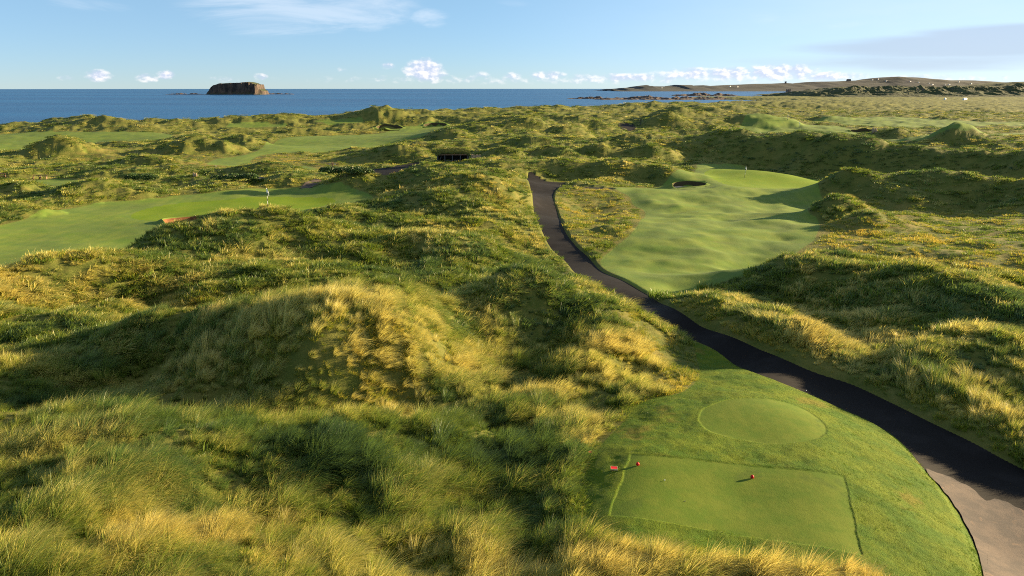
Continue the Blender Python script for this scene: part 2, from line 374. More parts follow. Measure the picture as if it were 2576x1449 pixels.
def height(x, y, z=None, full=False):
    x = np.asarray(x, float); y = np.asarray(y, float)
    shp = x.shape; x = np.atleast_1d(x); y = np.atleast_1d(y)
    if z is None: z = zones(x, y)
    D = np.hypot(x, y)
    h = base_h(x, y)
    mown = np.minimum(np.minimum(z['fair'], z['teeb']), np.minimum(z['path'], z['path2']))
    rough = sstep(-.3, 3.5, mown)
    sh = 1-.55*sstep(1.5, -1.5, z['short'])
    far = sstep(150, 420, D)
    h = h+rough*sh*((.60+.35*sstep(60, 110, D))*(fbm(x/11, y/11, 4, 3)+.35*(.5-np.abs(fbm(x/17, y/13, 3, 23)))*2)+.16*fbm(x/2.3, y/2.3, 3, 9)*(1-far))
    h = h+rough*far*(1-.45*sstep(0, 120, x))*(1.0*np.abs(fbm(x/42, y/30, 4, 21))*1.6-.5+.5*fbm(x/14, y/12, 3, 5))*(1-.6*sstep(1300, 3000, D))
    # hummocks on the fairways
    onf = sstep(.5, -4, z['fair'])*sstep(-1.5, 2, z['green'])
    hum = fbm(x/8.5, y/6.5, 3, 31, .36)
    h = h+onf*(.46*np.sign(hum)*np.abs(hum)**1.2+.10)*np.where(x > 0, 1.0, .25)*(1+.6*far)
    h = h+sstep(1, -3, z['green'])*.10*fbm(x/9, y/9, 2, 41)
    # banks beside the path and the sunken path bed
    dp = z['path']
    h = h+.16*sstep(0.05, .5, dp)*(1-sstep(.8, 4, dp))
    h = h-.12*sstep(.35, -.05, z['path2'])
    # tee decks a hand's breadth below the mown bank around them
    h = h-.030*sstep(.035, -.035, z['tee'])
    tb = sstep(0, -1.2, z['teeb'])*sstep(-.1, .6, z['tee'])
    h = h+tb*.05*fbm(x/1.7, y/1.7, 3, 51)
    d, sand, face = bunker_fields(x, y); h = h+d
    hp = base_h(x, y)+.02
    # coast
    dc = sdist_far(x, y)
    k = sstep(0, 1, (dc+np.clip(D*.035, 4, 45))/np.clip(D*.09, 22, 110))
    h = h*(1-k)+(SEA-5)*k
    if full: return h, sand, face, k
    return h.reshape(shp)
def path_h(x, y): return base_h(x, y)
def sdist_far(x, y):
    p = COAST; X = x; Y = y
    d = np.full(X.shape, 1e18); ins = np.zeros(X.shape, bool)
    for i in range(len(p)):
        ax, ay = p[i]; bx, by = p[(i+1) % len(p)]
        ex, ey = bx-ax, by-ay; L = ex*ex+ey*ey+1e-12
        t = np.clip(((X-ax)*ex+(Y-ay)*ey)/L, 0, 1)
        d = np.minimum(d, (X-ax-t*ex)**2+(Y-ay-t*ey)**2)
        ins ^= ((ay > Y) != (by > Y)) & (X < ex*(Y-ay)/(ey+1e-12*(ey == 0))+ax)
    d = np.sqrt(d)
    return np.where(ins, -d, d)
def hz(x, y): return float(height(np.array([x]), np.array([y]))[0])
def stand(x, y):
    X, Y = hit(x, y, lambda a, b: height(a, b)); return X, Y, hz(X, Y)

# ------------------------------------------------------------------ materials
class NT:
    def __init__(s, nt): s.nt = nt; s.N = nt.nodes; s.L = nt.links
    def n(s, t, **k):
        o = s.N.new(t)
        for a, b in k.items(): setattr(o, a, b)
        return o
    def put(s, sock, v):
        if isinstance(v, (int, float)): sock.default_value = v
        elif isinstance(v, (tuple, list)): sock.default_value = v if len(v) == len(sock.default_value) else (*v, 1)
        else: s.L.new(v, sock)
    def m(s, op, a, b=None, c=None, clamp=False):
        o = s.n('ShaderNodeMath', operation=op, use_clamp=clamp)
        s.put(o.inputs[0], a)
        if b is not None: s.put(o.inputs[1], b)
        if c is not None: s.put(o.inputs[2], c)
        return o.outputs[0]
    def mr(s, v, a, b, c=0, d=1, smooth=True):
        o = s.n('ShaderNodeMapRange', interpolation_type='SMOOTHSTEP' if smooth else 'LINEAR')
        for i, q in enumerate((v, a, b, c, d)): s.put(o.inputs[i], q)
        return o.outputs[0]
    def mix(s, f, a, b, mode='MIX'):
        o = s.n('ShaderNodeMix', data_type='RGBA', blend_type=mode)
        s.put(o.inputs[0], f); s.put(o.inputs[6], a); s.put(o.inputs[7], b)
        return o.outputs[2]
    def noise(s, sc, det=4, rough=.55, vec=None, dist=0, out=0):
        o = s.n('ShaderNodeTexNoise'); o.inputs['Scale'].default_value = sc; o.inputs['Detail'].default_value = det
        o.inputs['Roughness'].default_value = rough; o.inputs['Distortion'].default_value = dist
        if vec is not None: s.L.new(vec, o.inputs['Vector'])
        return o.outputs[out]
    def pos(s): return s.n('ShaderNodeNewGeometry').outputs['Position']
    def scale(s, v, sx, sy, sz):
        o = s.n('ShaderNodeVectorMath', operation='MULTIPLY'); s.L.new(v, o.inputs[0]); o.inputs[1].default_value = (sx, sy, sz)
        return o.outputs[0]
    def attr(s, name, typ='GEOMETRY'):
        o = s.n('ShaderNodeAttribute', attribute_name=name, attribute_type=typ); return o
    def bump(s, h, st, dist=.1, nrm=None):
        o = s.n('ShaderNodeBump'); s.put(o.inputs['Strength'], st); s.put(o.inputs['Distance'], dist); s.put(o.inputs['Height'], h)
        if nrm is not None: s.L.new(nrm, o.inputs['Normal'])
        return o.outputs[0]
def newmat(name):
    m = bpy.data.materials.new(name); m.use_nodes = True
    t = NT(m.node_tree); b = m.node_tree.nodes['Principled BSDF']; b.inputs['Specular IOR Level'].default_value = .25
    b.inputs['Roughness'].default_value = .8
    return m, t, b
def simple(name, c, rough=.7, var=.25, sc=8, metal=0, spec=.3, bump=.2):
    m, t, b = newmat(name)
    n = t.noise(sc, 5, .6, t.n('ShaderNodeTexCoord').outputs['Object'])
    t.put(b.inputs['Base Color'], t.mix(t.mr(n, .3, .7), tuple(v*(1-var) for v in c), tuple(min(1, v*(1+var)) for v in c)))
    b.inputs['Roughness'].default_value = rough; b.inputs['Metallic'].default_value = metal; b.inputs['Specular IOR Level'].default_value = spec
    if bump: t.put(b.inputs['Normal'], t.bump(n, bump, .02))
    return m

def ground_material():
    m, t, b = newmat('turf'); p = t.pos()
    a1 = t.attr('zA'); a2 = t.attr('zB')
    s1 = t.n('ShaderNodeSeparateColor'); t.L.new(a1.outputs['Color'], s1.inputs[0])
    s2 = t.n('ShaderNodeSeparateColor'); t.L.new(a2.outputs['Color'], s2.inputs[0])
    fair, green, tee = s1.outputs; short, sand, face = s2.outputs; teeb = a1.outputs['Alpha']; wet_shade = a2.outputs['Alpha']
    nL = t.noise(.035, 4, .6, p); nM = t.noise(.35, 5, .65, p); nS = t.noise(3.2, 5, .7, p); nF = t.noise(24, 3, .7, p)
    nA = t.noise(1.0, 5, .65, t.scale(p, .10, .55, .3))
    # rough: dark green thatch between tufts, tawny patches
    rough = t.mix(t.mr(nM, .35, .68), (.075, .098, .016), (.150, .140, .032))
    rough = t.mix(t.mr(nS, .42, .75, 0, .5), rough, (.19, .165, .05))
    rough = t.mix(t.mr(nL, .42, .62, 0, .5), rough, (.085, .095, .018))
    shortc = t.mix(t.mr(nM, .32, .66), (.085, .110, .018), (.17, .145, .035))
    shortc = t.mix(t.mr(nA, .52, .72, 0, .75), shortc, (.20, .135, .045))
    shortc = t.mix(t.mr(nS, .4, .8, 0, .5), shortc, (.060, .085, .014))
    # mown fairway: pale blue green dew with yellower humps
    fc = t.mix(t.mr(nM, .3, .7), (.100, .165, .022), (.155, .195, .032))
    fc = t.mix(t.mr(t.noise(.12, 4, .6, p), .42, .62, 0, .6), fc, (.095, .140, .034))
    fc = t.mix(t.mr(nA, .5, .75, 0, .4), fc, (.17, .17, .05))
    wav = t.n('ShaderNodeTexWave'); t.L.new(t.scale(p, .35, .09, 0), wav.inputs['Vector']); wav.inputs['Scale'].default_value = .5; wav.inputs['Distortion'].default_value = 1.2; wav.inputs['Detail'].default_value = 2
    fc = t.mix(t.mr(wav.outputs['Fac'], .3, .7, 0, .16), fc, (.07, .12, .03))
    gc = t.mix(t.mr(nM, .3, .7), (.105, .175, .006), (.135, .190, .009))
    # teeing ground
    tc = t.mix(t.mr(t.noise(.9, 5, .7, p), .35, .65), (.075, .130, .008), (.115, .150, .013))
    tc = t.mix(t.mr(nF, .45, .75, 0, .55), tc, (.060, .100, .008))
    tc = t.mix(t.mr(t.noise(.33, 3, .7, p, .6), .60, .66, 0, .55), tc, (.055, .090, .010))
    tbc = t.mix(t.mr(t.noise(.6, 5, .7, p), .35, .65), (.052, .108, .004), (.112, .148, .006))
    tbc = t.mix(t.mr(nF, .4, .75, 0, .6), tbc, (.045, .070, .006))
    tbc = t.mix(t.mr(t.noise(.25, 4, .7, p), .56, .66, 0, .5), tbc, (.17, .125, .020))
    wig = t.m('MULTIPLY', t.m('SUBTRACT', nS, .5), .5)
    def edge(v): return t.mr(t.m('ADD', v, wig), .38, .62)
    c = t.mix(edge(short), rough, shortc)
    c = t.mix(edge(fair), c, fc)
    c = t.mix(t.mr(green, .35, .65), c, gc)
    c = t.mix(edge(teeb), c, tbc)
    wv = t.n('ShaderNodeTexWave'); t.L.new(t.scale(p, .75, .42, 0), wv.inputs['Vector']); wv.inputs['Scale'].default_value = .55; wv.inputs['Distortion'].default_value = .8; wv.inputs['Detail'].default_value = 3
    tc = t.mix(t.mr(wv.outputs['Fac'], .35, .65, 0, .22), tc, (.075, .120, .006))
    tc = t.mix(t.mr(t.noise(60, 2, .8, p), .5, .75, 0, .5), tc, (.20, .20, .05))
    c = t.mix(t.mr(tee, .4, .6), c, tc)
    sc_ = t.mix(nS, (.42, .33, .23), (.52, .42, .31))
    fcx = t.mix(t.mr(t.noise(6, 4, .6, t.scale(p, .2, .2, 3)), .35, .65), (.22, .090, .040), (.10, .048, .022))
    c = t.mix(t.mr(sand, .4, .6), c, sc_)
    c = t.mix(t.mr(face, .4, .6), c, fcx)
    c = t.mix(t.mr(wet_shade, .2, .8), c, (.060, .048, .024))  # dark colour for soaked coast ground and for shade painted on bunker faces
    t.put(b.inputs['Base Color'], c)
    b.inputs['Roughness'].default_value = .9; b.inputs['Specular IOR Level'].default_value = .12
    mown = t.m('MAXIMUM', fair, t.m('MAXIMUM', green, tee))
    bs = t.m('MULTIPLY_ADD', mown, -.62, .8)
    hb = t.m('ADD', t.m('MULTIPLY', nS, .7), t.m('MULTIPLY', nF, .45))
    t.put(b.inputs['Normal'], t.bump(hb, bs, .14))
    b.inputs['Sheen Weight'].default_value = .0
    return m
def grass_material(name, green, gold, dark, straw=.5):
    m, t, b = newmat(name)
    for n in list(m.node_tree.nodes):
        if n.type != 'OUTPUT_MATERIAL': m.node_tree.nodes.remove(n)
    out = [n for n in m.node_tree.nodes if n.type == 'OUTPUT_MATERIAL'][0]
    tint = t.attr('tint', 'INSTANCER').outputs['Fac']
    bl = t.attr('blade').outputs['Color']; s = t.n('ShaderNodeSeparateColor'); t.L.new(bl, s.inputs[0])
    along, rnd = s.outputs[0], s.outputs[1]
    oi = t.n('ShaderNodeObjectInfo').outputs['Random']
    k = t.m('ADD', tint, t.m('MULTIPLY', t.m('SUBTRACT', rnd, .5), .75))
    k = t.m('ADD', k, t.m('MULTIPLY', t.m('SUBTRACT', oi, .5), .42))
    k = t.m('ADD', k, t.m('MULTIPLY', t.m('SUBTRACT', along, .5), straw))
    lo = t.n('ShaderNodeObjectInfo').outputs['Location']
    pn = t.mr(t.noise(.055, 4, .65, lo), .46, .64); pn2 = t.mr(t.noise(.09, 4, .65, t.scale(lo, 1, 1, 0)), .42, .62)
    gold_ = t.mix(t.m('MULTIPLY', pn, .5), gold, (gold[0]*.92, gold[1]*.80, gold[2]*.80))
    green_ = t.mix(t.m('MULTIPLY', pn2, .8), green, (green[0]*.62, green[1]*.82, green[2]*2.0))
    c = t.mix(t.mr(k, .25, .85, smooth=False), green_, gold_)
    c = t.mix(t.mr(k, .12, -.35, smooth=False), c, dark)
    d = t.n('ShaderNodeBsdfDiffuse'); t.L.new(c, d.inputs[0])
    tr = t.n('ShaderNodeBsdfTranslucent'); t.L.new(c, tr.inputs[0])
    mx = t.n('ShaderNodeMixShader'); mx.inputs[0].default_value = .42; t.L.new(d.outputs[0], mx.inputs[1]); t.L.new(tr.outputs[0], mx.inputs[2])
    gl = t.n('ShaderNodeBsdfGlossy'); gl.inputs['Roughness'].default_value = .45
    m2 = t.n('ShaderNodeMixShader'); m2.inputs[0].default_value = .035; t.L.new(mx.outputs[0], m2.inputs[1]); t.L.new(gl.outputs[0], m2.inputs[2])
    t.L.new(m2.outputs[0], out.inputs[0])
    return m
M_TURF = ground_material()
M_MARRAM = grass_material('marram blades', (.165, .225, .020), (.64, .55, .145), (.060, .110, .030), .6)
M_SHORT = grass_material('short grass blades', (.165, .225, .015), (.54, .41, .065), (.08, .125, .018), .4)
M_LAWN = grass_material('mown grass blades', (.080, .145, .005), (.165, .20, .012), (.04, .065, .006), .2)

# ------------------------------------------------------------------ ground mesh
da = .00125
az = np.arange(-.66, .66+da, da)
az = np.r_[np.linspace(-1.3, -.665, 90), az, np.linspace(.665, 1.3, 90)]
Ds = [4.0]
while Ds[-1] < 4600:
    D = Ds[-1]; st = D*D/(796*16)*.95
    if D < 15: st = .4
    Ds.append(D+min(max(st, .05), .013*D) if D > 15 else D+st)
Ds = np.array(Ds)
AZ, DD = np.meshgrid(az, Ds)
GX = DD*np.sin(AZ); GY = DD*np.cos(AZ)
zn = zones(GX, GY)
GZ, sand, face, kc = height(GX, GY, zn, True)
# bed of the asphalt path sinks below the path sheet
bmg = .05+np.clip((DD-50)*.004, 0, .6); bed = sstep(bmg, bmg-.16-.003*DD, zn['path']); GZ = GZ*(1-bed)+(base_h(GX, GY)-.20)*bed
pz2 = sstep(.0, -.2, zn['path2'])
nr, nc = GX.shape
print('ground grid', nr, nc)
def soft(d, w): return np.clip(.5-d/(2*w), 0, 1)
wpx = np.maximum(DD*.0016, .05)
zA = np.stack([soft(zn['fair'], np.maximum(wpx, .5)), soft(zn['green'], np.maximum(wpx, .15)), soft(zn['tee'], .06), soft(zn['teeb'], .25)], -1)
zB = np.stack([soft(zn['short'], 2.0), sand, sand, sstep(.3, .7, kc)], -1)
V = np.stack([GX, GY, GZ], -1).reshape(-1, 3)
idx = np.arange(nr*nc).reshape(nr, nc)
F = np.stack([idx[:-1, :-1], idx[:-1, 1:], idx[1:, 1:], idx[1:, :-1]], -1).reshape(-1, 4)
keep = (V[F, 2].max(1) > SEA-3)
F = F[keep]
# vertex normals of the whole sheet, shared by the pieces it is divided into
gx = np.gradient(V.reshape(nr, nc, 3), axis=1); gy = np.gradient(V.reshape(nr, nc, 3), axis=0)
NN = np.cross(gx, gy).reshape(-1, 3); NN /= np.linalg.norm(NN, axis=1)[:, None]+1e-12
NN[NN[:, 2] < 0] *= -1
fzone = np.zeros(len(F), int)
def fm(a): return a.reshape(-1)[F].mean(1)
fx_, fy_ = fm(GX), fm(GY)
fzone[fm(zn['fair']) < 0] = 1
fzone[fm(zn['teeb']) < 0] = 2
fzone[fm(zn['green']) < 0] = 3
fzone[fm(zn['tee']) < 0] = 4
names = {0: 'rough_ground', 1: 'fairway', 2: 'tee_surround', 3: 'putting_green', 4: 'teeing_ground'}
for k, nm in names.items():
    f = F[fzone == k]
    u, inv = np.unique(f, return_inverse=True); f = inv.reshape(-1, 4)
    me = bpy.data.meshes.new(nm)
    me.vertices.add(len(u)); me.vertices.foreach_set('co', V[u].astype(np.float32).ravel())
    me.loops.add(f.size); me.loops.foreach_set('vertex_index', f.ravel().astype(np.int32))
    me.polygons.add(len(f)); me.polygons.foreach_set('loop_start', np.arange(0, f.size, 4, dtype=np.int32))
    me.polygons.foreach_set('loop_total', np.full(len(f), 4, np.int32))
    me.update(calc_edges=True)
    me.polygons.foreach_set('use_smooth', np.ones(len(f), bool))
    for an, arr in (('zA', zA), ('zB', zB)):
        at_ = me.attributes.new(an, 'FLOAT_COLOR', 'POINT'); at_.data.foreach_set('color', arr.reshape(-1, 4)[u].astype(np.float32).ravel())
    me.normals_split_custom_set_from_vertices(NN[u].astype(np.float32).tolist())
    me.materials.append(M_TURF)
    o = bpy.data.objects.new(nm, me); COL.objects.link(o); tag(o, kind='structure')
    o['label'] = {'rough_ground': 'rolling dune ground under the long grass', 'fairway': 'smooth mown fairway turf with low humps', 'tee_surround': 'mown grass bank round the two tees',
                  'putting_green': 'bright close-cut putting surface with a flagstick', 'teeing_ground': 'close-cut rectangular and round tee decks', 'bunker_sand': 'sand floors of the bunkers'}[nm]

# bunkers: a bowl of its own in each hole
def make_bunker(b, label, earth=False):
    r = b[2]; qs = np.r_[np.linspace(0, .9, 16), np.linspace(.92, 1.06, 18), np.linspace(1.09, 1.36, 9)]; n = 72
    th = np.linspace(0, 2*pi, n, endpoint=False); Q, T = np.meshgrid(qs, th, indexing='ij')
    nn = math.hypot(b[4], b[5]); fx, fy = b[4]/nn, b[5]/nn
    wob = 1+.05*np.sin(3*T+b[0])+.03*np.sin(5*T+b[1])
    u = Q*np.cos(T)*r*1.15*wob; v = Q*np.sin(T)*r*.9*wob
    X = b[0]+u*fy+v*fx; Y = b[1]-u*fx+v*fy
    back = sstep(-.5, .1, np.sin(T)); lip = .10+min(b[3]*.38, .30)*back
    sv = BUN[:]; BUN.clear(); Z0 = height(X, Y); i1 = int(np.argmin(abs(qs-1.0))); BUN.extend(sv)
    rim = Z0[i1]+lip[i1]; zf = min(rim.min()-.22, rim[12:25].mean()-b[3])
    tb = np.clip((Q-.945)/(qs[i1]-.945), 0, 1); tf = sstep(.62, 1.0, Q)
    tt = tb*back+tf*(1-back)
    Z = np.where(Q <= qs[i1], zf+(rim[None, :]-zf)*tt, Z0+lip*(1-sstep(1.0, 1.3, Q))+.015-.12*(Q > 1.34))
    s_ = 1-sstep(.06, .16, tt); f_ = sstep(.06, .16, tt)*(1-sstep(.9, 1.0, tt))*sstep(.25, .5, back)
    id_ = np.arange(X.size).reshape(X.shape); id2 = np.roll(id_, -1, axis=1)
    f = np.stack([id_[:-1], id_[1:], id2[1:], id2[:-1]], -1).reshape(-1, 4)
    vv = np.stack([X, Y, Z], -1).reshape(-1, 3)
    o = mesh_obj('bunker', vv.tolist(), f.tolist(), M_TURF)
    me = o.data
    zz = zones(X, Y)
    for an, arr in (('zA', np.stack([np.ones_like(X), 0*X, 0*X, 0*X], -1)), ('zB', np.stack([0*X, s_, f_, f_*(0 if earth else 1)], -1))):  # alpha paints shade into every face colour but the sunlit earth one
        a = me.attributes.new(an, 'FLOAT_COLOR', 'POINT'); a.data.foreach_set('color', arr.reshape(-1, 4).astype(np.float32).ravel())
    bm = bmesh.new(); bm.from_mesh(me); bmesh.ops.recalc_face_normals(bm, faces=bm.faces)
    if sum(f.normal.z for f in bm.faces) < 0: bmesh.ops.reverse_faces(bm, faces=bm.faces)
    bm.to_mesh(me); bm.free()
    return tag(o, label, kind='structure')
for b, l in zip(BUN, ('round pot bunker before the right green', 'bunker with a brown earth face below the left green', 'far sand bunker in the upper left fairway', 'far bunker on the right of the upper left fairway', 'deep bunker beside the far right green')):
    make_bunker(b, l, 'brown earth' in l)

# ------------------------------------------------------------------ path sheets
def asphalt():
    m, t, b = newmat('asphalt'); p = t.pos()
    n1 = t.noise(30, 3, .8, p); n2 = t.noise(.5, 5, .6, p)
    c = t.mix(t.mr(n1, .35, .7), (.0055, .005, .005), (.014, .012, .012))
    c = t.mix(t.mr(n2, .45, .7, 0, .5), c, (.022, .020, .020))
    t.put(b.inputs['Base Color'], c); b.inputs['Roughness'].default_value = .85; b.inputs['Specular IOR Level'].default_value = .10
    t.put(b.inputs['Normal'], t.bump(n1, .4, .01)); return m
def gravel(c0=(.070, .058, .050), c1=(.115, .088, .070)):
    m, t, b = newmat('gravel'); p = t.pos()
    n1 = t.noise(22, 4, .85, p); n2 = t.noise(.9, 5, .65, p)
    c = t.mix(t.mr(n2, .4, .62), c0, c1)
    c = t.mix(t.mr(n1, .4, .75, 0, .6), c, (.06, .052, .047))
    c = t.mix(t.mr(t.noise(.7, 4, .7, p, 1), .55, .66, 0, .6), c, (.18, .12, .08))
    t.put(b.inputs['Base Color'], c); b.inputs['Roughness'].default_value = .95
    t.put(b.inputs['Normal'], t.bump(n1, .5, .02)); return m
M_ASPH = asphalt(); M_GRAV = gravel()
def strip_between(L, Rr, name, mat, dz, nu=14, ns=520, wob=.07):
    def resample(p, n):
        s = np.r_[0, np.cumsum(np.hypot(*np.diff(p, axis=0).T))]; q = (np.linspace(0, 1, n)**1.0)*s[-1]
        return np.c_[np.interp(q, s, p[:, 0]), np.interp(q, s, p[:, 1])]
    a = resample(L, ns); b = resample(Rr, ns)
    tt = np.linspace(-.05, 1.05, nu)
    X = a[:, None, 0]*(1-tt)+b[:, None, 0]*tt; Y = a[:, None, 1]*(1-tt)+b[:, None, 1]*tt
    Z = path_h(X, Y)+dz+.03*(1-(2*tt-1)**2)
    id_ = np.arange(ns*nu).reshape(ns, nu)
    f = np.stack([id_[:-1, :-1], id_[1:, :-1], id_[1:, 1:], id_[:-1, 1:]], -1).reshape(-1, 4)
    v = np.stack([X, Y, Z], -1).reshape(-1, 3)
    n = np.cross(v[f[5, 1]]-v[f[5, 0]], v[f[5, 2]]-v[f[5, 1]])
    if n[2] < 0: f = f[:, ::-1]
    return mesh_obj(name, v.tolist(), f.tolist(), mat)
o = strip_between(LEW, REW, 'asphalt_path', M_ASPH, 0); tag(o, 'dark asphalt cart path curving down past the tees', kind='structure')
def patch(p, name, mat, dz, hf=path_h, st=None):
    x0, y0 = p.min(0); x1, y1 = p.max(0); st = st or max((x1-x0)/40, (y1-y0)/40, .1)
    xs = np.arange(x0, x1+st, st); ys = np.arange(y0, y1+st, st); X, Y = np.meshgrid(xs, ys)
    d = sdist(p, X, Y); id_ = np.arange(X.size).reshape(X.shape)
    Z = hf(X, Y)+dz
    f = np.stack([id_[:-1, :-1], id_[:-1, 1:], id_[1:, 1:], id_[1:, :-1]], -1).reshape(-1, 4)
    f = f[(d.reshape(-1)[f].min(1) < .2)]
    u, inv = np.unique(f, return_inverse=True); v = np.stack([X, Y, Z], -1).reshape(-1, 3)[u]
    return mesh_obj(name, v.tolist(), inv.reshape(-1, 4).tolist(), mat)
o = patch(BRW, 'asphalt_path', M_ASPH, -.012, st=.5); tag(o, 'asphalt spur that meets the fairway', kind='structure')
for p, nm, mt, lb in ((P_PB, 'asphalt_path', M_ASPH, 'asphalt path below the sod-roofed shelter'), (P_PC, 'gravel_path', M_GRAV, 'short grey gravel path behind the left green'),
                      (P_PD, 'asphalt_path', M_ASPH, 'far stretch of cart path at the foot of the pointed dune'), (P_PE, 'gravel_path', M_GRAV, 'pale gravel path beside the dark bushes')):
    o = patch(p, nm, mt, .05, hf=lambda a, b: height(a, b)+.0); tag(o, lb, kind='structure')
GR = smooth_poly([on_path(x, y) for x, y in [(2329,1184),(2397,1206),(2454,1240),(2482,1261),(2522,1262),(2576,1288),(2680,1340),(2800,1500),(2500,1560),(2478,1470),(2459,1387),(2431,1325),(2386,1251)]], 6)
# ragged inner edge of the worn gravel
rn = noise(GR[:, 0]*2.1, GR[:, 1]*2.1, 77)*.18
GR = GR+np.c_[rn*.6, rn]
def fan_patch(p, name, mat, hf, dz, rings=26):
    c = p.mean(0); vs = []; fs = []; n = len(p)
    for r in range(rings+1):
        k = r/rings
        for q in p:
            s = c+(q-c)*k; vs.append((s[0], s[1], 0))
    vs = np.array(vs); vs[:, 2] = hf(vs[:, 0], vs[:, 1])+dz
    for r in range(rings):
        for i in range(n):
            j = (i+1) % n; fs.append((r*n+i, r*n+j, (r+1)*n+j, (r+1)*n+i) if r else (i, n+j, n+i)[::1])
    return mesh_obj(name, vs.tolist(), fs, mat)
o = fan_patch(GR, 'gravel_patch', M_GRAV, path_h, .045); tag(o, 'pale worn gravel beside the asphalt at the tee', kind='structure')

# ------------------------------------------------------------------ grass
PROTO = bpy.data.collections.new('grass prototypes')
def tuft(name, nb, L, w, spread, seg, wind, mat, col, rise=1.0, rad=.18, seed=0):
    r = random.Random(seed); v = []; f = []; at_ = []
    for i in range(nb):
        a = r.random()*2*pi; q = rad*sqrt(r.random()); bx, by = q*cos(a), q*sin(a)
        a2 = a+r.uniform(-.8, .8); lean = spread*(.25+.9*r.random())
        dx, dy = cos(a2)*lean+wind*r.uniform(.6, 1.3), sin(a2)*lean+wind*.15
        l = L*r.uniform(.55, 1.1); ww = w*r.uniform(.7, 1.2); wa = r.random()*pi
        wx, wy = cos(wa)*ww, sin(wa)*ww; k = len(v); c = r.random()
        for s in range(seg+1):
            t = s/seg
            hx = bx+dx*l*(t**1.7); hy = by+dy*l*(t**1.7); hzv = l*rise*(t-.42*t**2.4*min(1.3, math.hypot(dx, dy)+.2))
            tw = (1-t**1.5) if s < seg else 0
            if s < seg:
                v += [(hx-wx*tw, hy-wy*tw, hzv-.04), (hx+wx*tw, hy+wy*tw, hzv-.04)]; at_ += [(t, c)]*2
            else:
                v.append((hx, hy, hzv-.04)); at_.append((1, c))
        for s in range(seg-1): f.append((k+2*s, k+2*s+1, k+2*s+3, k+2*s+2))
        f.append((k+2*seg-2, k+2*seg-1, k+2*seg))
    me = bpy.data.meshes.new(name); me.from_pydata(v, [], f); me.materials.append(mat)
    a = me.attributes.new('blade', 'FLOAT_COLOR', 'POINT')
    a.data.foreach_set('color', np.array([(x, y, 0, 1) for x, y in at_], np.float32).ravel())
    me.update(); o = bpy.data.objects.new(name, me); col.objects.link(o); return o
def proto_set(tagn, n, **k):
    c = bpy.data.collections.new(tagn)
    for i in range(n): tuft(f'{tagn}_{i}', col=c, seed=hash_seed(tagn)+i, **k)
    return c
def hash_seed(s): return sum(ord(c)*(i+1) for i, c in enumerate(s))
C_NEAR = proto_set('marram tuft near', 7, nb=150, L=.98, w=.0075, spread=.46, seg=5, wind=.60, mat=M_MARRAM, rad=.22)
C_MID = proto_set('marram tuft mid', 6, nb=100, L=.72, w=.020, spread=.7, seg=3, wind=.75, mat=M_MARRAM, rad=.36)
C_FAR = proto_set('marram tuft far', 6, nb=70, L=.50, w=.055, spread=1.2, seg=2, wind=.8, mat=M_MARRAM, rad=.9)
C_SN = proto_set('short tuft near', 5, nb=70, L=.32, w=.007, spread=.7, seg=3, wind=.4, mat=M_SHORT, rad=.2)
C_SM = proto_set('short tuft mid', 5, nb=60, L=.36, w=.02, spread=.8, seg=2, wind=.4, mat=M_SHORT, rad=.45)
C_LAWN = proto_set('lawn tuft', 4, nb=60, L=.05, w=.004, spread=.7, seg=2, wind=.1, mat=M_LAWN, rad=.14)

def scatter(name, coll, X, Y, Z, rot, scl, tint, label):
    me = bpy.data.meshes.new(name); n = len(X); me.vertices.add(n)
    me.vertices.foreach_set('co', np.stack([X, Y, Z], -1).astype(np.float32).ravel())
    for an, arr, typ in (('rot', rot, 'FLOAT_VECTOR'), ('scl', scl, 'FLOAT_VECTOR')):
        a = me.attributes.new(an, typ, 'POINT'); a.data.foreach_set('vector', arr.astype(np.float32).ravel())
    a = me.attributes.new('tint', 'FLOAT', 'POINT'); a.data.foreach_set('value', tint.astype(np.float32))
    a = me.attributes.new('pick', 'INT', 'POINT'); a.data.foreach_set('value', rng.integers(0, 1000, n).astype(np.int32))
    me.update()
    o = bpy.data.objects.new(name, me); COL.objects.link(o); tag(o, label, kind='stuff'); o['category'] = 'grass'
    ng = bpy.data.node_groups.new(name, 'GeometryNodeTree')
    ng.interface.new_socket('Geometry', in_out='INPUT', socket_type='NodeSocketGeometry')
    ng.interface.new_socket('Geometry', in_out='OUTPUT', socket_type='NodeSocketGeometry')
    N = ng.nodes; L = ng.links
    gi = N.new('NodeGroupInput'); go = N.new('NodeGroupOutput')
    ip = N.new('GeometryNodeInstanceOnPoints'); ci = N.new('GeometryNodeCollectionInfo')
    ci.inputs['Collection'].default_value = coll; ci.inputs['Separate Children'].default_value = True; ci.inputs['Reset Children'].default_value = True
    def na(nm, t):
        q = N.new('GeometryNodeInputNamedAttribute'); q.data_type = t; q.inputs['Name'].default_value = nm
        return [s for s in q.outputs if s.enabled and s.name == 'Attribute'][0]
    L.new(gi.outputs[0], ip.inputs['Points']); L.new(ci.outputs[0], ip.inputs['Instance'])
    ip.inputs['Pick Instance'].default_value = True
    L.new(na('pick', 'INT'), ip.inputs['Instance Index'])
    L.new(na('rot', 'FLOAT_VECTOR'), ip.inputs['Rotation']); L.new(na('scl', 'FLOAT_VECTOR'), ip.inputs['Scale'])
    L.new(ip.outputs[0], go.inputs[0])
    md = o.modifiers.new('grass', 'NODES'); md.node_group = ng
    return o
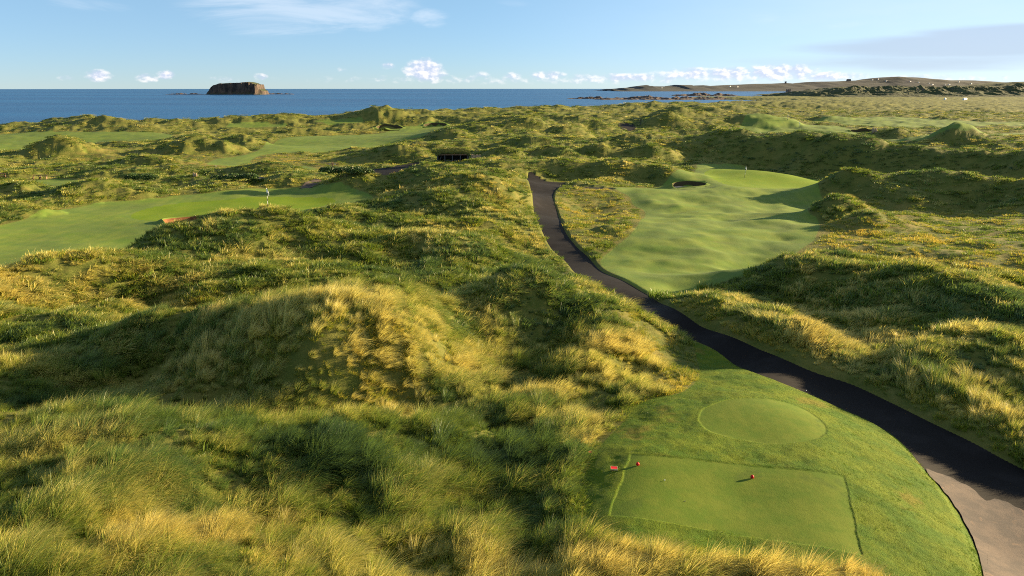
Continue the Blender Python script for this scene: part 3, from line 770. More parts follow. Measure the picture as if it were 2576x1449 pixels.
def sample(D0, D1, s0, sk, amax=.70):
    """points with spacing s = max(s0, sk*D)"""
    ds = np.exp(np.linspace(math.log(D0), math.log(D1), 400)); s = np.maximum(s0, sk*ds)
    dens = 2*amax*ds/s**2; c = np.r_[0, np.cumsum((dens[1:]+dens[:-1])/2*np.diff(ds))]
    n = int(c[-1]); D = np.interp(rng.random(n)*c[-1], c, ds); a = rng.uniform(-amax, amax, n)
    return D*np.sin(a), D*np.cos(a), D, np.maximum(s0, sk*D)
STRAW_SUN_SHADE = [(hit(a, b, _tps_h), r, k) for a, b, r, k in [(860,850,8,.42),(1240,500,9,.36),(250,700,10,.16),(1180,1250,6,-.42),(300,930,10,-.25),(1500,880,4,.25),(1350,1050,6,-.2),(2000,800,5,.16),(1640,385,12,.25),(1000,380,15,.15),(2100,385,30,-.30),(2300,390,26,-.30),(560,600,9,.15),(250,1350,4,.1),(1430,1210,1.8,.5),(1500,1110,1.2,.5),(1570,1400,1.8,.3)]]  # straw patches; also sun on dune faces, shade on the wall, put into tint
def tint_field(X, Y, H):
    bias = 0
    for (sx, sy), r, k in STRAW_SUN_SHADE: bias = bias+k*np.exp(-((X-sx)**2+(Y-sy)**2)/r**2)
    return bias+.28+.62*fbm(X/9, Y/9, 3, 61)+.40*fbm(X/2.2, Y/2.2, 2, 71)+.25*fbm(X/40, Y/40, 2, 81)
def grow(name, coll, D0, D1, s0, sk, kind, label, hsc=1.0, amax=.70, wmul=None):
    X, Y, D, s = sample(D0, D1, s0, sk, amax)
    z = zones(X, Y); H, sand_, face_, kc_ = height(X, Y, z, True)
    mown = np.minimum(np.minimum(z['fair'], z['teeb']), np.minimum(z['path'], z['path2']))
    clump = fbm(X/3.1, Y/3.1, 3, 91); big = fbm(X/16, Y/16, 2, 95)
    ok = (kc_ < .3) & (sand_+face_ < .5)
    jag = .35+.35*noise(X*1.3, Y*1.3, 5)
    if kind == 'tall':
        e = np.clip(.3+s*.25, 0, 1.2)
        ok &= (mown > jag+.25*e) & (z['path'] > .3+np.clip(D*.006, 0, .9)) & (z['short'] > 1.0*noise(X/2, Y/2, 15))
        dens = np.clip(.80+(.9-.5*sstep(45, 70, D))*clump+.35*big+.15*sstep(45, 70, D), .62, 1)
        ok &= rng.random(len(X)) < dens
    elif kind == 'short':
        inshort = z['short'] < .5
        ok &= (mown > .12+np.clip((D-50)*.008, 0, .6)) & (z['path'] > .1+np.clip(D*.005, 0, .8)) & (inshort | (clump < .45) | (mown < 1.2))
        ok &= rng.random(len(X)) < np.clip(.75+.8*clump, .1, 1)
    elif kind == 'lawn':
        ok &= (z['teeb'] < -.02) & (z['tee'] > .03)
    mnt = np.minimum(z['fair'], z['path']); X, Y, D, s, H, clump, mown, mnt = (q[ok] for q in (X, Y, D, s, H, clump, mown, mnt)); n = len(X)
    e = .4; nx = -(base_h(X+e, Y)-base_h(X-e, Y))/(2*e); ny = -(base_h(X, Y+e)-base_h(X, Y-e))/(2*e)
    wdir = .9*fbm(X/12, Y/12, 2, 101)+.9*fbm(X/2.5, Y/2.5, 2, 103)+rng.normal(0, .28, n)
    rot = np.stack([-.35*ny+rng.normal(0, .10, n), .35*nx+rng.normal(0, .10, n), wdir], -1)
    if kind == 'short': hsc = hsc*np.where(z['short'][ok] < .5, 1.0, 1.45)
    hs = hsc*np.clip(.82+.65*clump+rng.normal(0, .22, n), .3, 1.6)
    if kind == 'tall': hs = hs*(.55+.45*sstep(.3, 2.2, mnt))
    ws = hs if wmul is None else np.maximum(hs, wmul*s)
    scl = np.stack([ws, ws, hs], -1)
    ti = tint_field(X, Y, H)
    if kind == 'short': ti = np.where(z['short'][ok] < .5, ti*.8+.12, ti*.6-.05)
    if kind == 'lawn': ti = .25+.5*fbm(X/1.6, Y/1.6, 3, 61)
    print(name, n)
    return scatter(name, coll, X, Y, H, rot, scl, ti, label)
grow('marram_grass', C_NEAR, 12, 52, .30, .0095, 'tall', 'tall windswept marram grass on the near dunes', 1.0, .74)
grow('marram_grass', C_MID, 48, 135, .3, .0074, 'tall', 'golden marram grass on the dunes in the middle distance', .95, .68, .95)
grow('marram_grass', C_FAR, 128, 640, .3, .0085, 'tall', 'marram grass on the distant dunes', .8, .66, .50)
grow('short_grass', C_SN, 14, 60, .155, .0055, 'short', 'short dune grass near the path and tees', 1.0, .70)
grow('short_grass', C_SM, 56, 330, .2, .0068, 'short', 'short tawny grass on the flat ground', 1.0, .66, .8)
grow('lawn_grass', C_LAWN, 20, 50, .10, .0036, 'lawn', 'mown grass blades on the banks round the tees', 1.0, .66)

# ------------------------------------------------------------------ sea
def sea():
    m, t, b = newmat('sea water'); p = t.pos()
    n0 = t.noise(.0016, 4, .6, t.scale(p, .35, 1, 1)); n1 = t.noise(.03, 6, .62, t.scale(p, .5, 1, 1)); n2 = t.noise(.22, 5, .7, t.scale(p, .6, 1, 1))
    c = t.mix(t.mr(n0, .35, .65), (.004, .052, .160), (.008, .090, .230))
    t.put(b.inputs['Base Color'], c)
    b.inputs['Roughness'].default_value = .32; b.inputs['IOR'].default_value = 1.33; b.inputs['Specular IOR Level'].default_value = .22
    h = t.m('ADD', t.m('MULTIPLY', n1, 1.6), t.m('MULTIPLY', n2, .55))
    t.put(b.inputs['Normal'], t.bump(h, .9, 1.0)); return m
n = 128; vs = [(0, 0, SEA)]; fs = []
rings = [300, 900, 2500, 7000, SEA_R]
for r in rings:
    for i in range(n): a = 2*pi*i/n; vs.append((r*cos(a), r*sin(a), SEA))
for i in range(n): fs.append((0, 1+i, 1+(i+1) % n))
for k in range(len(rings)-1):
    for i in range(n):
        j = (i+1) % n; fs.append((1+k*n+i, 1+(k+1)*n+i, 1+(k+1)*n+j, 1+k*n+j))
o = mesh_obj('sea', vs, fs, sea()); tag(o, kind='structure')

# ------------------------------------------------------------------ rock, island, hills
def rock_mat(name, grassc, rockc, rockd, thr0, thr1, sc):
    m, t, b = newmat(name); g = t.n('ShaderNodeNewGeometry'); p = g.outputs['Position']
    s = t.n('ShaderNodeSeparateXYZ'); t.L.new(g.outputs['Normal'], s.inputs[0])
    n = t.noise(sc, 6, .65, p); n2 = t.noise(sc*4, 5, .7, t.scale(p, 1, 1, .35))
    r = t.mix(t.mr(n2, .35, .65), rockd, rockc)
    gcol = t.mix(t.mr(n, .35, .65), grassc, tuple(v*.6 for v in grassc))
    k = t.mr(t.m('ADD', s.outputs[2], t.m('MULTIPLY', t.m('SUBTRACT', n, .5), .5)), thr0, thr1)
    t.put(b.inputs['Base Color'], t.mix(k, r, gcol)); b.inputs['Roughness'].default_value = .95
    t.put(b.inputs['Normal'], t.bump(n2, .8, 2.5)); return m
def island():
    D = (CZ-SEA)/tan(PITCH-atan((H_/2-(300+405/5.152)/1.59)/F_))
    u0 = 700/1.59; k = 1/5.152/1.59
    def wx(q): return (u0+q*k-W_/2)/F_*KH*D
    prof = [(700,0),(715,25),(760,75),(790,118),(860,180),(1000,215),(1100,222),(1300,226),(1400,229),(1500,243),(1565,247),(1640,228),(1700,205),(1765,198),(1785,110),(1850,70),(1862,5),(1880,0)]
    sz = k*D/F_
    xs = [wx(q) for q, _ in prof]; hs = [h*sz for _, h in prof]
    X0, X1 = xs[0]-25, xs[-1]+25; N = 220; Mm = 90; dep = 150
    x = np.linspace(X0, X1, N); y = np.linspace(-dep/2-8, dep/2+8, Mm); X, Y = np.meshgrid(x, y)
    top = np.interp(X, xs, hs)
    wig = 9*fbm(X/38, Y/60, 3, 7)+5*np.abs(noise(X/11, Y/40, 8))+2.5*noise(X/4.5, Y/10, 3)
    half = dep/2*np.clip(1-((X-(X0+X1)/2)/((X1-X0)/2*1.02))**4, 0, 1)**.5
    e = half-np.abs(Y)+wig-6
    # cliffs: steep for the upper part, scree at the foot
    kk = .22*sstep(-4, 14, e)+.78*sstep(9, 24+6*noise(X/20, Y/20, 4), e)
    Z = np.minimum(top, top*kk*1.02)+np.where(kk > .9, 1.2*fbm(X/20, Y/20, 3, 2), 1.5*noise(X/6, Y/6, 6)*sstep(.02, .3, kk))
    Z = np.where(top < .5, -2, Z); Z = np.where(kk < .02, -2, Z)
    id_ = np.arange(X.size).reshape(X.shape)
    f = np.stack([id_[:-1, :-1], id_[:-1, 1:], id_[1:, 1:], id_[1:, :-1]], -1).reshape(-1, 4)
    v = np.stack([X*(D+60)/D, Y+D+60, Z+SEA], -1).reshape(-1, 3)
    m = rock_mat('island rock', (.050, .060, .022), (.095, .068, .050), (.026, .022, .020), .62, .85, .02)
    return mesh_obj('rocky_island', v.tolist(), f.tolist(), m, smooth=False), D
isl, DI = island(); tag(isl, 'flat-topped rocky island with steep brown cliffs out at sea', 'island', kind='structure')
def heightstrip(name, prof, D, depth, mat, sc, amp, base=SEA, step=220, rows=60, back=.4, smooth=True, skew=0, seed=3, ridge_k=1.0):
    """a hill whose skyline passes the surveyed points; prof in picture columns / rows"""
    xs = np.array([(p[0]-W_/2)/F_*KH*D for p in prof])
    ang = [PITCH-atan((H_/2-p[1])/F_) for p in prof]
    hs = np.array([CZ-tan(a)*D for a in ang])-base
    x = np.linspace(xs[0], xs[-1], step); y = np.linspace(-1, 1.2, rows); X, Yn = np.meshgrid(x, y)
    top = np.interp(X, xs, hs)
    kk = np.where(Yn < 0, sstep(-1, -.02, Yn)**.8, 1-.8*sstep(0, 1.2, Yn))
    nz = fbm(X/sc, Yn*depth/sc, 5, seed)
    Z = top*kk*(1+(.25 if D < 5000 else .06)*nz*np.clip(-Yn*3, 0, 1))+amp*nz*np.clip(kk*1.5, 0, 1)*np.clip(np.abs(Yn)*4+.25, 0, 1)
    Z = np.where(Yn <= -.99, -3, Z)
    Y = D+Yn*depth+skew*X
    id_ = np.arange(X.size).reshape(X.shape)
    f = np.stack([id_[:-1, :-1], id_[:-1, 1:], id_[1:, 1:], id_[1:, :-1]], -1).reshape(-1, 4)
    v = np.stack([X*(Y/D) if False else X, Y, Z+base], -1).reshape(-1, 3)
    return mesh_obj(name, v.tolist(), f.tolist(), mat, smooth=smooth)
def vz(zx, zy): return ((2400+zx/1.5189)/1.59, (280+zy/1.5189)/1.59)      # surveyed from the enlarged skyline
M_HILL = rock_mat('hill moor haze tint', (.028, .034, .030), (.032, .031, .042), (.022, .024, .034), .9, .985, .006)  # haze of the distance put into the hill colours as blue
prof = [vz(*q) for q in ((40,121),(62,113),(80,121),(95,121),(120,110),(160,108),(180,110),(220,98),(250,94),(280,91),(290,98),(330,99),(400,99),(440,98),(455,90),(540,92),(560,98),(590,94),(620,93),(660,98),(750,92),(850,88),(950,84),(1060,83),(1120,79),(1180,84),(1260,73),(1330,70),(1450,68),(1590,62),(1640,52),(1700,45),(1770,42),(1830,45),(1900,47),(2000,55),(2100,62),(2200,63),(2300,67),(2400,74),(2600,82),(3000,90),(3600,110))]
hl = heightstrip('distant_hills', prof, 6400, 900, M_HILL, 260, 3, step=420, rows=50); tag(hl, kind='structure')
M_MOOR = rock_mat('moor', (.052, .066, .018), (.10, .085, .07), (.028, .029, .020), .66, .86, .02)
prof = [vz(*q) for q in ((1150,165),(1190,150),(1250,130),(1340,122),(1420,108),(1500,104),(1600,103),(1750,101),(1900,103),(2000,106),(2100,103),(2300,101),(2450,98),(2576,93),(2800,90),(3400,95))]
rh = heightstrip('rocky_hill', prof, 2300, 330, M_MOOR, 45, 3.6, base=-7, step=420, rows=110, smooth=False, seed=15); tag(rh, kind='structure')
prof = [vz(*q) for q in ((2140,100),(2200,95),(2300,88),(2450,78),(2600,70),(3000,60),(3600,70))]
rh = heightstrip('grassy_hill', prof, 2900, 400, M_MOOR, 120, 3, base=-7, step=200, rows=40, seed=25); tag(rh, kind='structure')
# reefs: low dark rock
M_REEF = simple('reef rock', (.075, .055, .045), .9, .4, .05, bump=.6)
def reef(x0, x1, y, hgt, dep, seed, label):
    D = (CZ-SEA)/tan(PITCH-atan((H_/2-y)/F_)); X0 = (x0-W_/2)/F_*KH*D; X1 = (x1-W_/2)/F_*KH*D
    N = 160; Mm = 24; X, T = np.meshgrid(np.linspace(X0, X1, N), np.linspace(-1, 1, Mm))
    u = (X-X0)/(X1-X0); env = np.clip(np.sin(u*pi), 0, 1)**.5
    Z = hgt*(env*(1-T*T)*(.7+1.6*fbm(X/(hgt*9), T*dep/(hgt*7), 4, seed))-.18)
    id_ = np.arange(X.size).reshape(X.shape)
    f = np.stack([id_[:-1, :-1], id_[:-1, 1:], id_[1:, 1:], id_[1:, :-1]], -1).reshape(-1, 4)
    v = np.stack([X, D+T*dep, Z+SEA], -1).reshape(-1, 3)
    o = mesh_obj('reef', v.tolist(), f.tolist(), M_REEF, smooth=False)
    return tag(o, label, 'reef')
reef(1425, 1560, 248.5, 3.2, 40, 1, 'thin dark reef at the seaward end of the rocky spit')
reef(1490, 1905, 250.0, 5.5, 90, 2, 'broad brown rock spit reaching out into the bay')
reef(1685, 1860, 241, 6.0, 60, 3, 'low dark skerry beyond the brown rock spit')
reef(408, 520, 237.6, 3.2, 30, 4, 'long thin reef to the left of the rocky island')
reef(655, 740, 237.2, 4.0, 30, 5, 'thin reef touching the right foot of the island')

# ------------------------------------------------------------------ sky
SUN_EL, SUN_AZ = R(12.5), R(70)       # azimuth measured from straight ahead (+Y) towards +X
w = bpy.data.worlds.new('World'); S.world = w; w.use_nodes = True
t = NT(w.node_tree); bg = w.node_tree.nodes['Background']
sky = t.n('ShaderNodeTexSky', sky_type='NISHITA'); sky.sun_disc = False
sky.sun_elevation = SUN_EL; sky.sun_rotation = SUN_AZ; sky.altitude = 0; sky.air_density = .7; sky.dust_density = 0; sky.ozone_density = 4.0
tc = t.n('ShaderNodeTexCoord').outputs['Generated']; sp = t.n('ShaderNodeSeparateXYZ'); t.L.new(tc, sp.inputs[0])
azn = t.m('MULTIPLY', t.m('ARCTAN2', sp.outputs[0], sp.outputs[1]), 180/pi); eln = t.m('MULTIPLY', t.m('ARCSINE', sp.outputs[2]), 180/pi)
def ang(x, y):
    a, dy, dz = ray(x, y); return math.degrees(atan2(a, dy)), math.degrees(atan2(dz, math.hypot(a, dy)))
def cvec(sx, sy, off=0):
    c = t.n('ShaderNodeCombineXYZ'); t.put(c.inputs[0], t.m('MULTIPLY', azn, sx)); t.put(c.inputs[1], t.m('MULTIPLY', eln, sy)); c.inputs[2].default_value = off
    return c.outputs[0]
def blob(x, y, rx, ry, amp=1.0):
    a, e = ang(x, y); rx = rx/F_*57.3; ry = ry/F_*57.3
    dx = t.m('MULTIPLY', t.m('SUBTRACT', azn, a), 1/rx); dy = t.m('MULTIPLY', t.m('SUBTRACT', eln, e), 1/ry)
    d = t.m('ADD', t.m('MULTIPLY', dx, dx), t.m('MULTIPLY', dy, dy))
    return t.m('MULTIPLY', t.m('SUBTRACT', 1, d, clamp=True), amp)
def total(l):
    s = l[0]
    for q in l[1:]: s = t.m('MAXIMUM', s, q)
    return s
CL = 5.2      # brightness of a sunlit cloud in sky units
SK = t.n('ShaderNodeVectorMath', operation='MULTIPLY'); t.L.new(sky.outputs[0], SK.inputs[0]); t.L.new(t.mix(t.mr(eln, 0, 12), (.68, .73, .82), (.86, .93, .78)), SK.inputs[1])
col = t.mix(.22, SK.outputs[0], (CL*.60, CL*.72, CL*.80))
# high thin wisps
wn = t.noise(1.0, 6, .62, cvec(.10, .55), .6); wn2 = t.noise(1.0, 5, .6, cvec(.04, .2, 4))
wm = total([blob(760, 30, 330, 70, 1.0), blob(1080, 45, 60, 26, 1.0), blob(620, 20, 150, 60, .9), blob(230, 10, 120, 20, .6), blob(1290, 8, 60, 12, .3), blob(1930, 42, 50, 22, .35), blob(2130, 60, 60, 20, .35)])
wf = t.m('MULTIPLY', t.mr(t.m('ADD', wn, t.m('MULTIPLY', wm, .2)), .50, .80), t.mr(wm, 0, .6, 0, .38))
col = t.mix(wf, col, (CL*.92, CL*.97, CL*1.05))
# general haze veil to the right and low down
vf = t.m('MULTIPLY', t.mr(azn, -5, 32, .0, .55), t.mr(wn2, .3, .7, .7, 1))
col = t.mix(vf, col, (CL*.80, CL*.88, CL*1.0))
# grey stratus bank on the right
sn = t.noise(1.0, 6, .55, cvec(.07, .75, 2))
sm = total([blob(2420, 118, 430, 34, 1.0), blob(2620, 85, 300, 30, 1.0), blob(2350, 150, 500, 32, .65)])
col = t.mix(t.m('MULTIPLY', t.mr(t.m('ADD', sm, t.m('MULTIPLY', t.m('SUBTRACT', sn, .5), .9)), .10, .75), .62), col, (CL*.46, CL*.55, CL*.69))
# cumulus on the horizon
cn = t.noise(1.0, 6, .55, cvec(1.15, 1.9)); cs = t.noise(1.0, 7, .62, cvec(1.15, 1.9, 0) if False else cvec(1.15, 1.9))
sh = t.n('ShaderNodeVectorMath', operation='ADD'); t.L.new(cvec(1.15, 1.9), sh.inputs[0]); sh.inputs[1].default_value = (.22, .30, 0)
cs = t.noise(1.0, 6, .55, sh.outputs[0])
cm = total([blob(1068, 176, 60, 34, 1.25), blob(1085, 192, 50, 20, .9), blob(975, 166, 22, 10, .8), blob(245, 190, 40, 16, .9), blob(372, 196, 34, 12, .8), blob(415, 188, 24, 14, 1.0), blob(655, 193, 20, 12, .8),
            blob(1290, 192, 34, 14, .7), blob(1380, 190, 60, 14, .8), blob(1215, 190, 30, 14, .4), blob(165, 197, 20, 8, .5), blob(560, 200, 50, 10, .4), blob(860, 178, 16, 10, .4),
            blob(1560, 196, 200, 14, .75), blob(1820, 186, 210, 20, .95), blob(1960, 182, 110, 24, 1.1), blob(2080, 192, 120, 14, .8), blob(2350, 196, 200, 10, .5), blob(1500, 200, 900, 15, .42)])
cf = t.m('MULTIPLY', t.mr(t.m('ADD', t.m('MULTIPLY', cm, .50), cn), .56, 1.04), t.mr(cm, 0, .35, 0, 1))
lit = t.mr(t.m('SUBTRACT', cn, cs), -.10, .14)
cc = t.mix(lit, (CL*.58, CL*.64, CL*.84), (CL*1.12, CL*1.05, CL*1.04))
col = t.mix(t.m('MULTIPLY', cf, .80), col, cc)
bg.inputs['Strength'].default_value = .052
t.L.new(col, bg.inputs['Color'])
sl = bpy.data.lights.new('sun', 'SUN'); sl.energy = 5.0; sl.angle = R(.6); sl.color = (1.0, .77, .45)
so = bpy.data.objects.new('sun', sl); COL.objects.link(so)
from mathutils import Vector
dvec = Vector((sin(SUN_AZ)*cos(SUN_EL), cos(SUN_AZ)*cos(SUN_EL), sin(SUN_EL)))
so.rotation_euler = dvec.to_track_quat('Z', 'Y').to_euler(); so.location = dvec*200

S.view_settings.view_transform = 'Standard'; S.view_settings.look = 'None'; S.view_settings.gamma = 1; S.view_settings.exposure = 2.06
S.cycles.filter_width = 1.05; S.cycles.max_bounces = 6; S.cycles.diffuse_bounces = 4; S.cycles.glossy_bounces = 2; S.cycles.transmission_bounces = 3; S.cycles.volume_bounces = 0
S.cycles.use_denoising = False; S.cycles.denoiser = 'OPENIMAGEDENOISE'; S.cycles.denoising_input_passes = 'RGB_ALBEDO_NORMAL'; S.cycles.denoising_prefilter = 'ACCURATE'; S.cycles.sample_clamp_indirect = 2
#THINGS
# ------------------------------------------------------------------ things
M_RED = simple('red paint', (.50, .008, .010), .45, .12, 20, spec=.2, bump=.05)
M_PINK = simple('faded red paint', (.60, .12, .10), .6, .3, 20)
M_WHITE = simple('white paint', (.80, .80, .78), .5, .06, 6, bump=.05)
M_BLACK = simple('black paint', (.02, .02, .022), .5, .1, 6, bump=0)
M_BALL = simple('golf ball', (.85, .85, .85), .3, .03, 60, spec=.5, bump=.3)
M_CLOTH = simple('white flag cloth', (.82, .82, .82), .8, .05, 6)
M_WOOD = simple('weathered wood', (.16, .10, .06), .85, .4, 6)
M_GREYW = simple('grey timber', (.055, .06, .065), .8, .3, 4)
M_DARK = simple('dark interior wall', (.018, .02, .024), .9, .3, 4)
M_STONE = simple('field stone', (.34, .25, .16), .95, .35, 5, bump=.6)
M_RUIN = simple('ruin stone', (.17, .13, .115), .95, .4, .25, bump=.6)
M_SLATE = simple('slate roof', (.05, .052, .06), .8, .3, .5)
M_LIME = simple('whitewashed wall', (.80, .79, .76), .8, .06, .3)
M_GLASS = simple('window glass', (.02, .025, .035), .1, .1, 1, spec=.6, bump=0)
M_BRASS = simple('pale rim', (.65, .52, .25), .5, .2, 20)
M_LEAF = simple('shrub leaf', (.045, .085, .014), .45, .5, 1.6, spec=.35, bump=0)
M_BARK = simple('bark', (.07, .05, .035), .9, .3, 8)
M_TEEW = simple('wooden tee peg', (.55, .42, .26), .7, .2, 40)

# tee markers
def tee_marker(x, y, label, mat=M_RED, r=.072, grp='red tee markers on the rectangular tee'):
    X, Y, Z = stand(x, y); e = empty('tee_marker', (X, Y, Z), label=label, cat='tee marker', group=grp)
    prof = [(0, .155)]+[(r*sin(a), .075+.08*cos(a)) for a in np.linspace(.25, 2.3, 10)]+[(r*.35, .01)]
    MB().lathe((0, 0, 0), prof, 20).build('ball', mat, e, True)
    MB().tube((0, 0, -.12), (0, 0, .03), .012).build('spike', M_BLACK, e)
    return e
tee_marker(1604, 1172, 'red dome tee marker near the far left corner of the tee, beside the red plate')
tee_marker(1892, 1204, 'red dome tee marker alone in the middle of the far half of the tee')
tee_marker(543, 419, 'tiny white tee marker on the green strip of the upper left fairway', M_WHITE, .11, None)
def plate(x, y, w, d, rz, mat, label, tilt=0):
    w *= .86; d *= .8
    X, Y, Z = stand(x, y); e = empty('tee_plate', (X, Y, Z), rz, label=label, cat='plate')
    MB().box((0, 0, .075), (w, d, .05)).build('panel', mat, e)
    b = MB()
    for sx in (-1, 1): b.box((sx*(w/2+.006), 0, .078), (.010, d+.022, .06))
    for sy in (-1, 1): b.box((0, sy*(d/2+.006), .079), (w, .010, .06))
    b.build('rim', M_BRASS, e)
    m = MB()
    m.box((0, 0, 0.02), (w*.7, .04, .06))
    m.build('base_block', M_GREYW, e)
    e.rotation_euler = (tilt, 0, rz)
plate(1545, 1183, .31, .30, R(-6), M_RED, 'square red tee plate lying in the mown grass left of the tee')
plate(1484, 1142, .20, .16, R(20), M_PINK, 'small faded red plate half hidden at the edge of the long grass', R(12))
def ball(x, y, label, r=.0215):
    X, Y, Z = stand(x, y)
    bm = bmesh.new(); bmesh.ops.create_icosphere(bm, subdivisions=3, radius=r)
    me = bpy.data.meshes.new('golf_ball'); bm.to_mesh(me); bm.free(); me.polygons.foreach_set('use_smooth', [True]*len(me.polygons)); me.materials.append(M_BALL)
    o = bpy.data.objects.new('golf_ball', me); COL.objects.link(o); o.location = (X, Y, Z+r+.004); tag(o, label, 'golf ball', 'golf balls')
ball(1672, 1210, 'white golf ball on the rectangular tee below the left red marker')
ball(2028, 984, 'white golf ball on the grass edge of the asphalt path', .03)
X, Y, Z = stand(1722, 1262)
o = MB().tube((-.03, 0, .012), (.035, .012, .014), .006, .009).tube((.035, .012, .014), (.045, .015, .015), .014, .014).build('tee_peg', M_TEEW, loc=(X, Y, Z)); tag(o, 'small pale wooden tee peg lying on the tee', 'tee peg')

# flagsticks
def flagstick(x, y, top, label, lean=0, hgt=2.25, grp='flagsticks on the greens', wide=.02):
    X, Y, Z = stand(x, y); e = empty('flagstick', (X, Y, Z), label=label, cat='flagstick', group=grp)
    p = MB().tube((0, 0, -.1), (lean, 0, hgt), wide, wide*.8).build('pole', M_WHITE, e)
    for k in range(3):
        a = .45+k*.5; f = lambda q: (lean*q/hgt, 0, q)
        if k == 0: MB().tube(f(.02), f(.62), wide*1.25).build('band', M_BLACK, p)
        else: MB().tube(f(a), f(a+.26), wide*1.25).build('band', M_BLACK, p)
    # drooping flag
    v = []; f = []; nu, nv = 9, 8
    for i in range(nu):
        for j in range(nv):
            u = i/(nu-1); w_ = j/(nv-1)
            v.append((lean*.97+u*.20+.02*sin(9*w_), .05*sin(u*9+w_*3)*u, hgt-.02-w_*.42*(1-.25*u)-u*u*.55+.0))
    for i in range(nu-1):
        for j in range(nv-1): k = i*nv+j; f.append((k, k+1, k+nv+1, k+nv))
    fl = mesh_obj('flag', v, f, M_CLOTH, e); sd = fl.modifiers.new('cloth', 'SOLIDIFY'); sd.thickness = .006
    MB().lathe((0, 0, 0), [(.054, .006), (.060, .006), (.060, -.1), (.054, -.1), (.054, .006)], 16).build('cup', M_BLACK, e)
flagstick(675, 529, 491, 'flagstick with a hanging white flag and striped pole on the left green', -.03, wide=.024)
flagstick(1873, 447, 418, 'flagstick with a white flag, leaning right, on the green below the dark dune wall', .12, wide=.032)
flagstick(2010, 322, 307, 'distant flagstick with a white flag on the far right green', .02, 2.3, wide=.05)
flagstick(1981, 303, 296, 'most distant flagstick, tiny, behind the round mound on the far right', .02, 2.3, wide=.06)

# sod-roofed shelter
def shelter():
    X, Y = at(1140, 411, 1.6); Z = hz(X, Y)
    zt = min(Z, 2.2)
    e = empty('shelter', (X, Y, Z-1.0), R(4), label='sod-roofed open timber shelter dug into the dune', cat='shelter')
    L, Dp, Hh = 7.2, 3.2, 2.5
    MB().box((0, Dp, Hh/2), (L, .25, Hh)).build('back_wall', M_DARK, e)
    for sx in (-1, 1):
        w_ = MB().box((sx*(L/2-.15), Dp/2, Hh/2), (.22, Dp-.3, Hh)).build('side_wall', M_GREYW, e)
    for q in (-.5, -.27, -.02, .24, .47): MB().box((q*L*.94, .05, Hh/2), (.20, .18, Hh)).build('post', M_GREYW, e)
    MB().tube((-L*.46, .0, .3), (-L*.36, .0, Hh-.25), .07).build('brace', M_GREYW, e)
    MB().box((0, 0.0, Hh+.09), (L+.5, .26, .18)).build('fascia_board', M_WOOD, e)
    for q in (-.14, .12): MB().box((q*L, .12, .75), (L*.2, .08, 1.3)).build('panel', M_GREYW, e)
    MB().box((0, 1.9, .5), (L*.7, .45, .08)).box((-2, 1.9, .25), (.1, .4, .5)).box((2, 1.9, .25), (.1, .4, .5)).build('bench', M_WOOD, e)
    # turf roof: a lumpy slab
    v = []; f = []; nx, ny = 40, 16
    for i in range(nx):
        for j in range(ny):
            a = i/(nx-1)*2-1; b = j/(ny-1)
            z = .95*(1-abs(a)**4)*(.55+.45*sin(min(b*3.2, 1.6)))+.12*float(noise(np.array([a*6.]), np.array([b*4.]), 5)[0])
            v.append((a*(L/2+.35), -.25+b*(Dp+1.2), Hh+.19+max(z, .02)))
    for i in range(nx-1):
        for j in range(ny-1): k = i*ny+j; f.append((k, k+ny, k+ny+1, k+1))
    rf = mesh_obj('turf_roof', v, f, M_SODROOF, e); sd = rf.modifiers.new('slab', 'SOLIDIFY'); sd.thickness = .5; sd.offset = -1
    v = []; f = []; r = random.Random(4)
    for i in range(2600):
        a = r.uniform(-1, 1); b = r.random()**1.8; x = a*(L/2+.3); y = -.27+b*(Dp+1.0); z = Hh+.2+.9*(1-abs(a)**4)*(.5+.45*sin(min(b*3.2, 1.6)))
        h = r.uniform(.2, .5); k = len(v); dx = r.uniform(-.1, .25); dy = r.uniform(-.25, .1)
        v += [(x-.02, y, z), (x+.02, y, z), (x+dx, y+dy, z+h)]; f.append((k, k+1, k+2))
    mesh_obj('roof_grass', v, f, M_SODG, rf, smooth=False)
    # low stone return wall to the right
    m = MB(); r = random.Random(2)
    for i in range(9):
        m.box((L/2+.6+i*.22, -.1+r.uniform(-.05, .05), Hh-.35+r.uniform(-.1, .1)), (.26, .5, .75), r.uniform(-.2, .2), .85)
    m.build('stone_wing', M_STONE, e)
M_SODROOF = simple('sod', (.07, .08, .02), .95, .5, 2, bump=.8)
M_SODG = simple('sod grass', (.15, .16, .035), .9, .5, 1.5, bump=0)
shelter()

# fingerpost
def fingerpost(x, y, hgt, span, label, rz=0, mat=M_WOOD):
    X, Y, Z = stand(x, y); e = empty('signpost', (X, Y, Z), rz, label=label, cat='signpost')
    MB().box((0, 0, hgt/2-.1), (.24, .2, hgt+.2), 0, .85).build('post', mat, e)
    MB().box((0, 0, hgt+.09), (.30, .26, .18), 0, .2).build('cap', mat, e)
    for s_ in (-1, 1):
        a = MB().box((s_*span*.27, 0, hgt-.25), (span*.42, .07, .17)).box((s_*span*.5, 0, hgt-.22), (span*.10, .06, .10)).build('arm', mat, e)
        MB().box((s_*span*.25, -.045, hgt-.25), (span*.14, .012, .09)).build('plaque', M_WHITE, a)
fingerpost(837, 427, 1.35, 2.3, 'brown wooden fingerpost with two arms behind the dark shrubs')
fingerpost(1612, 313, 1.9, 2.2, 'dark distant fingerpost beside the far stretch of path', .3, M_DARK)
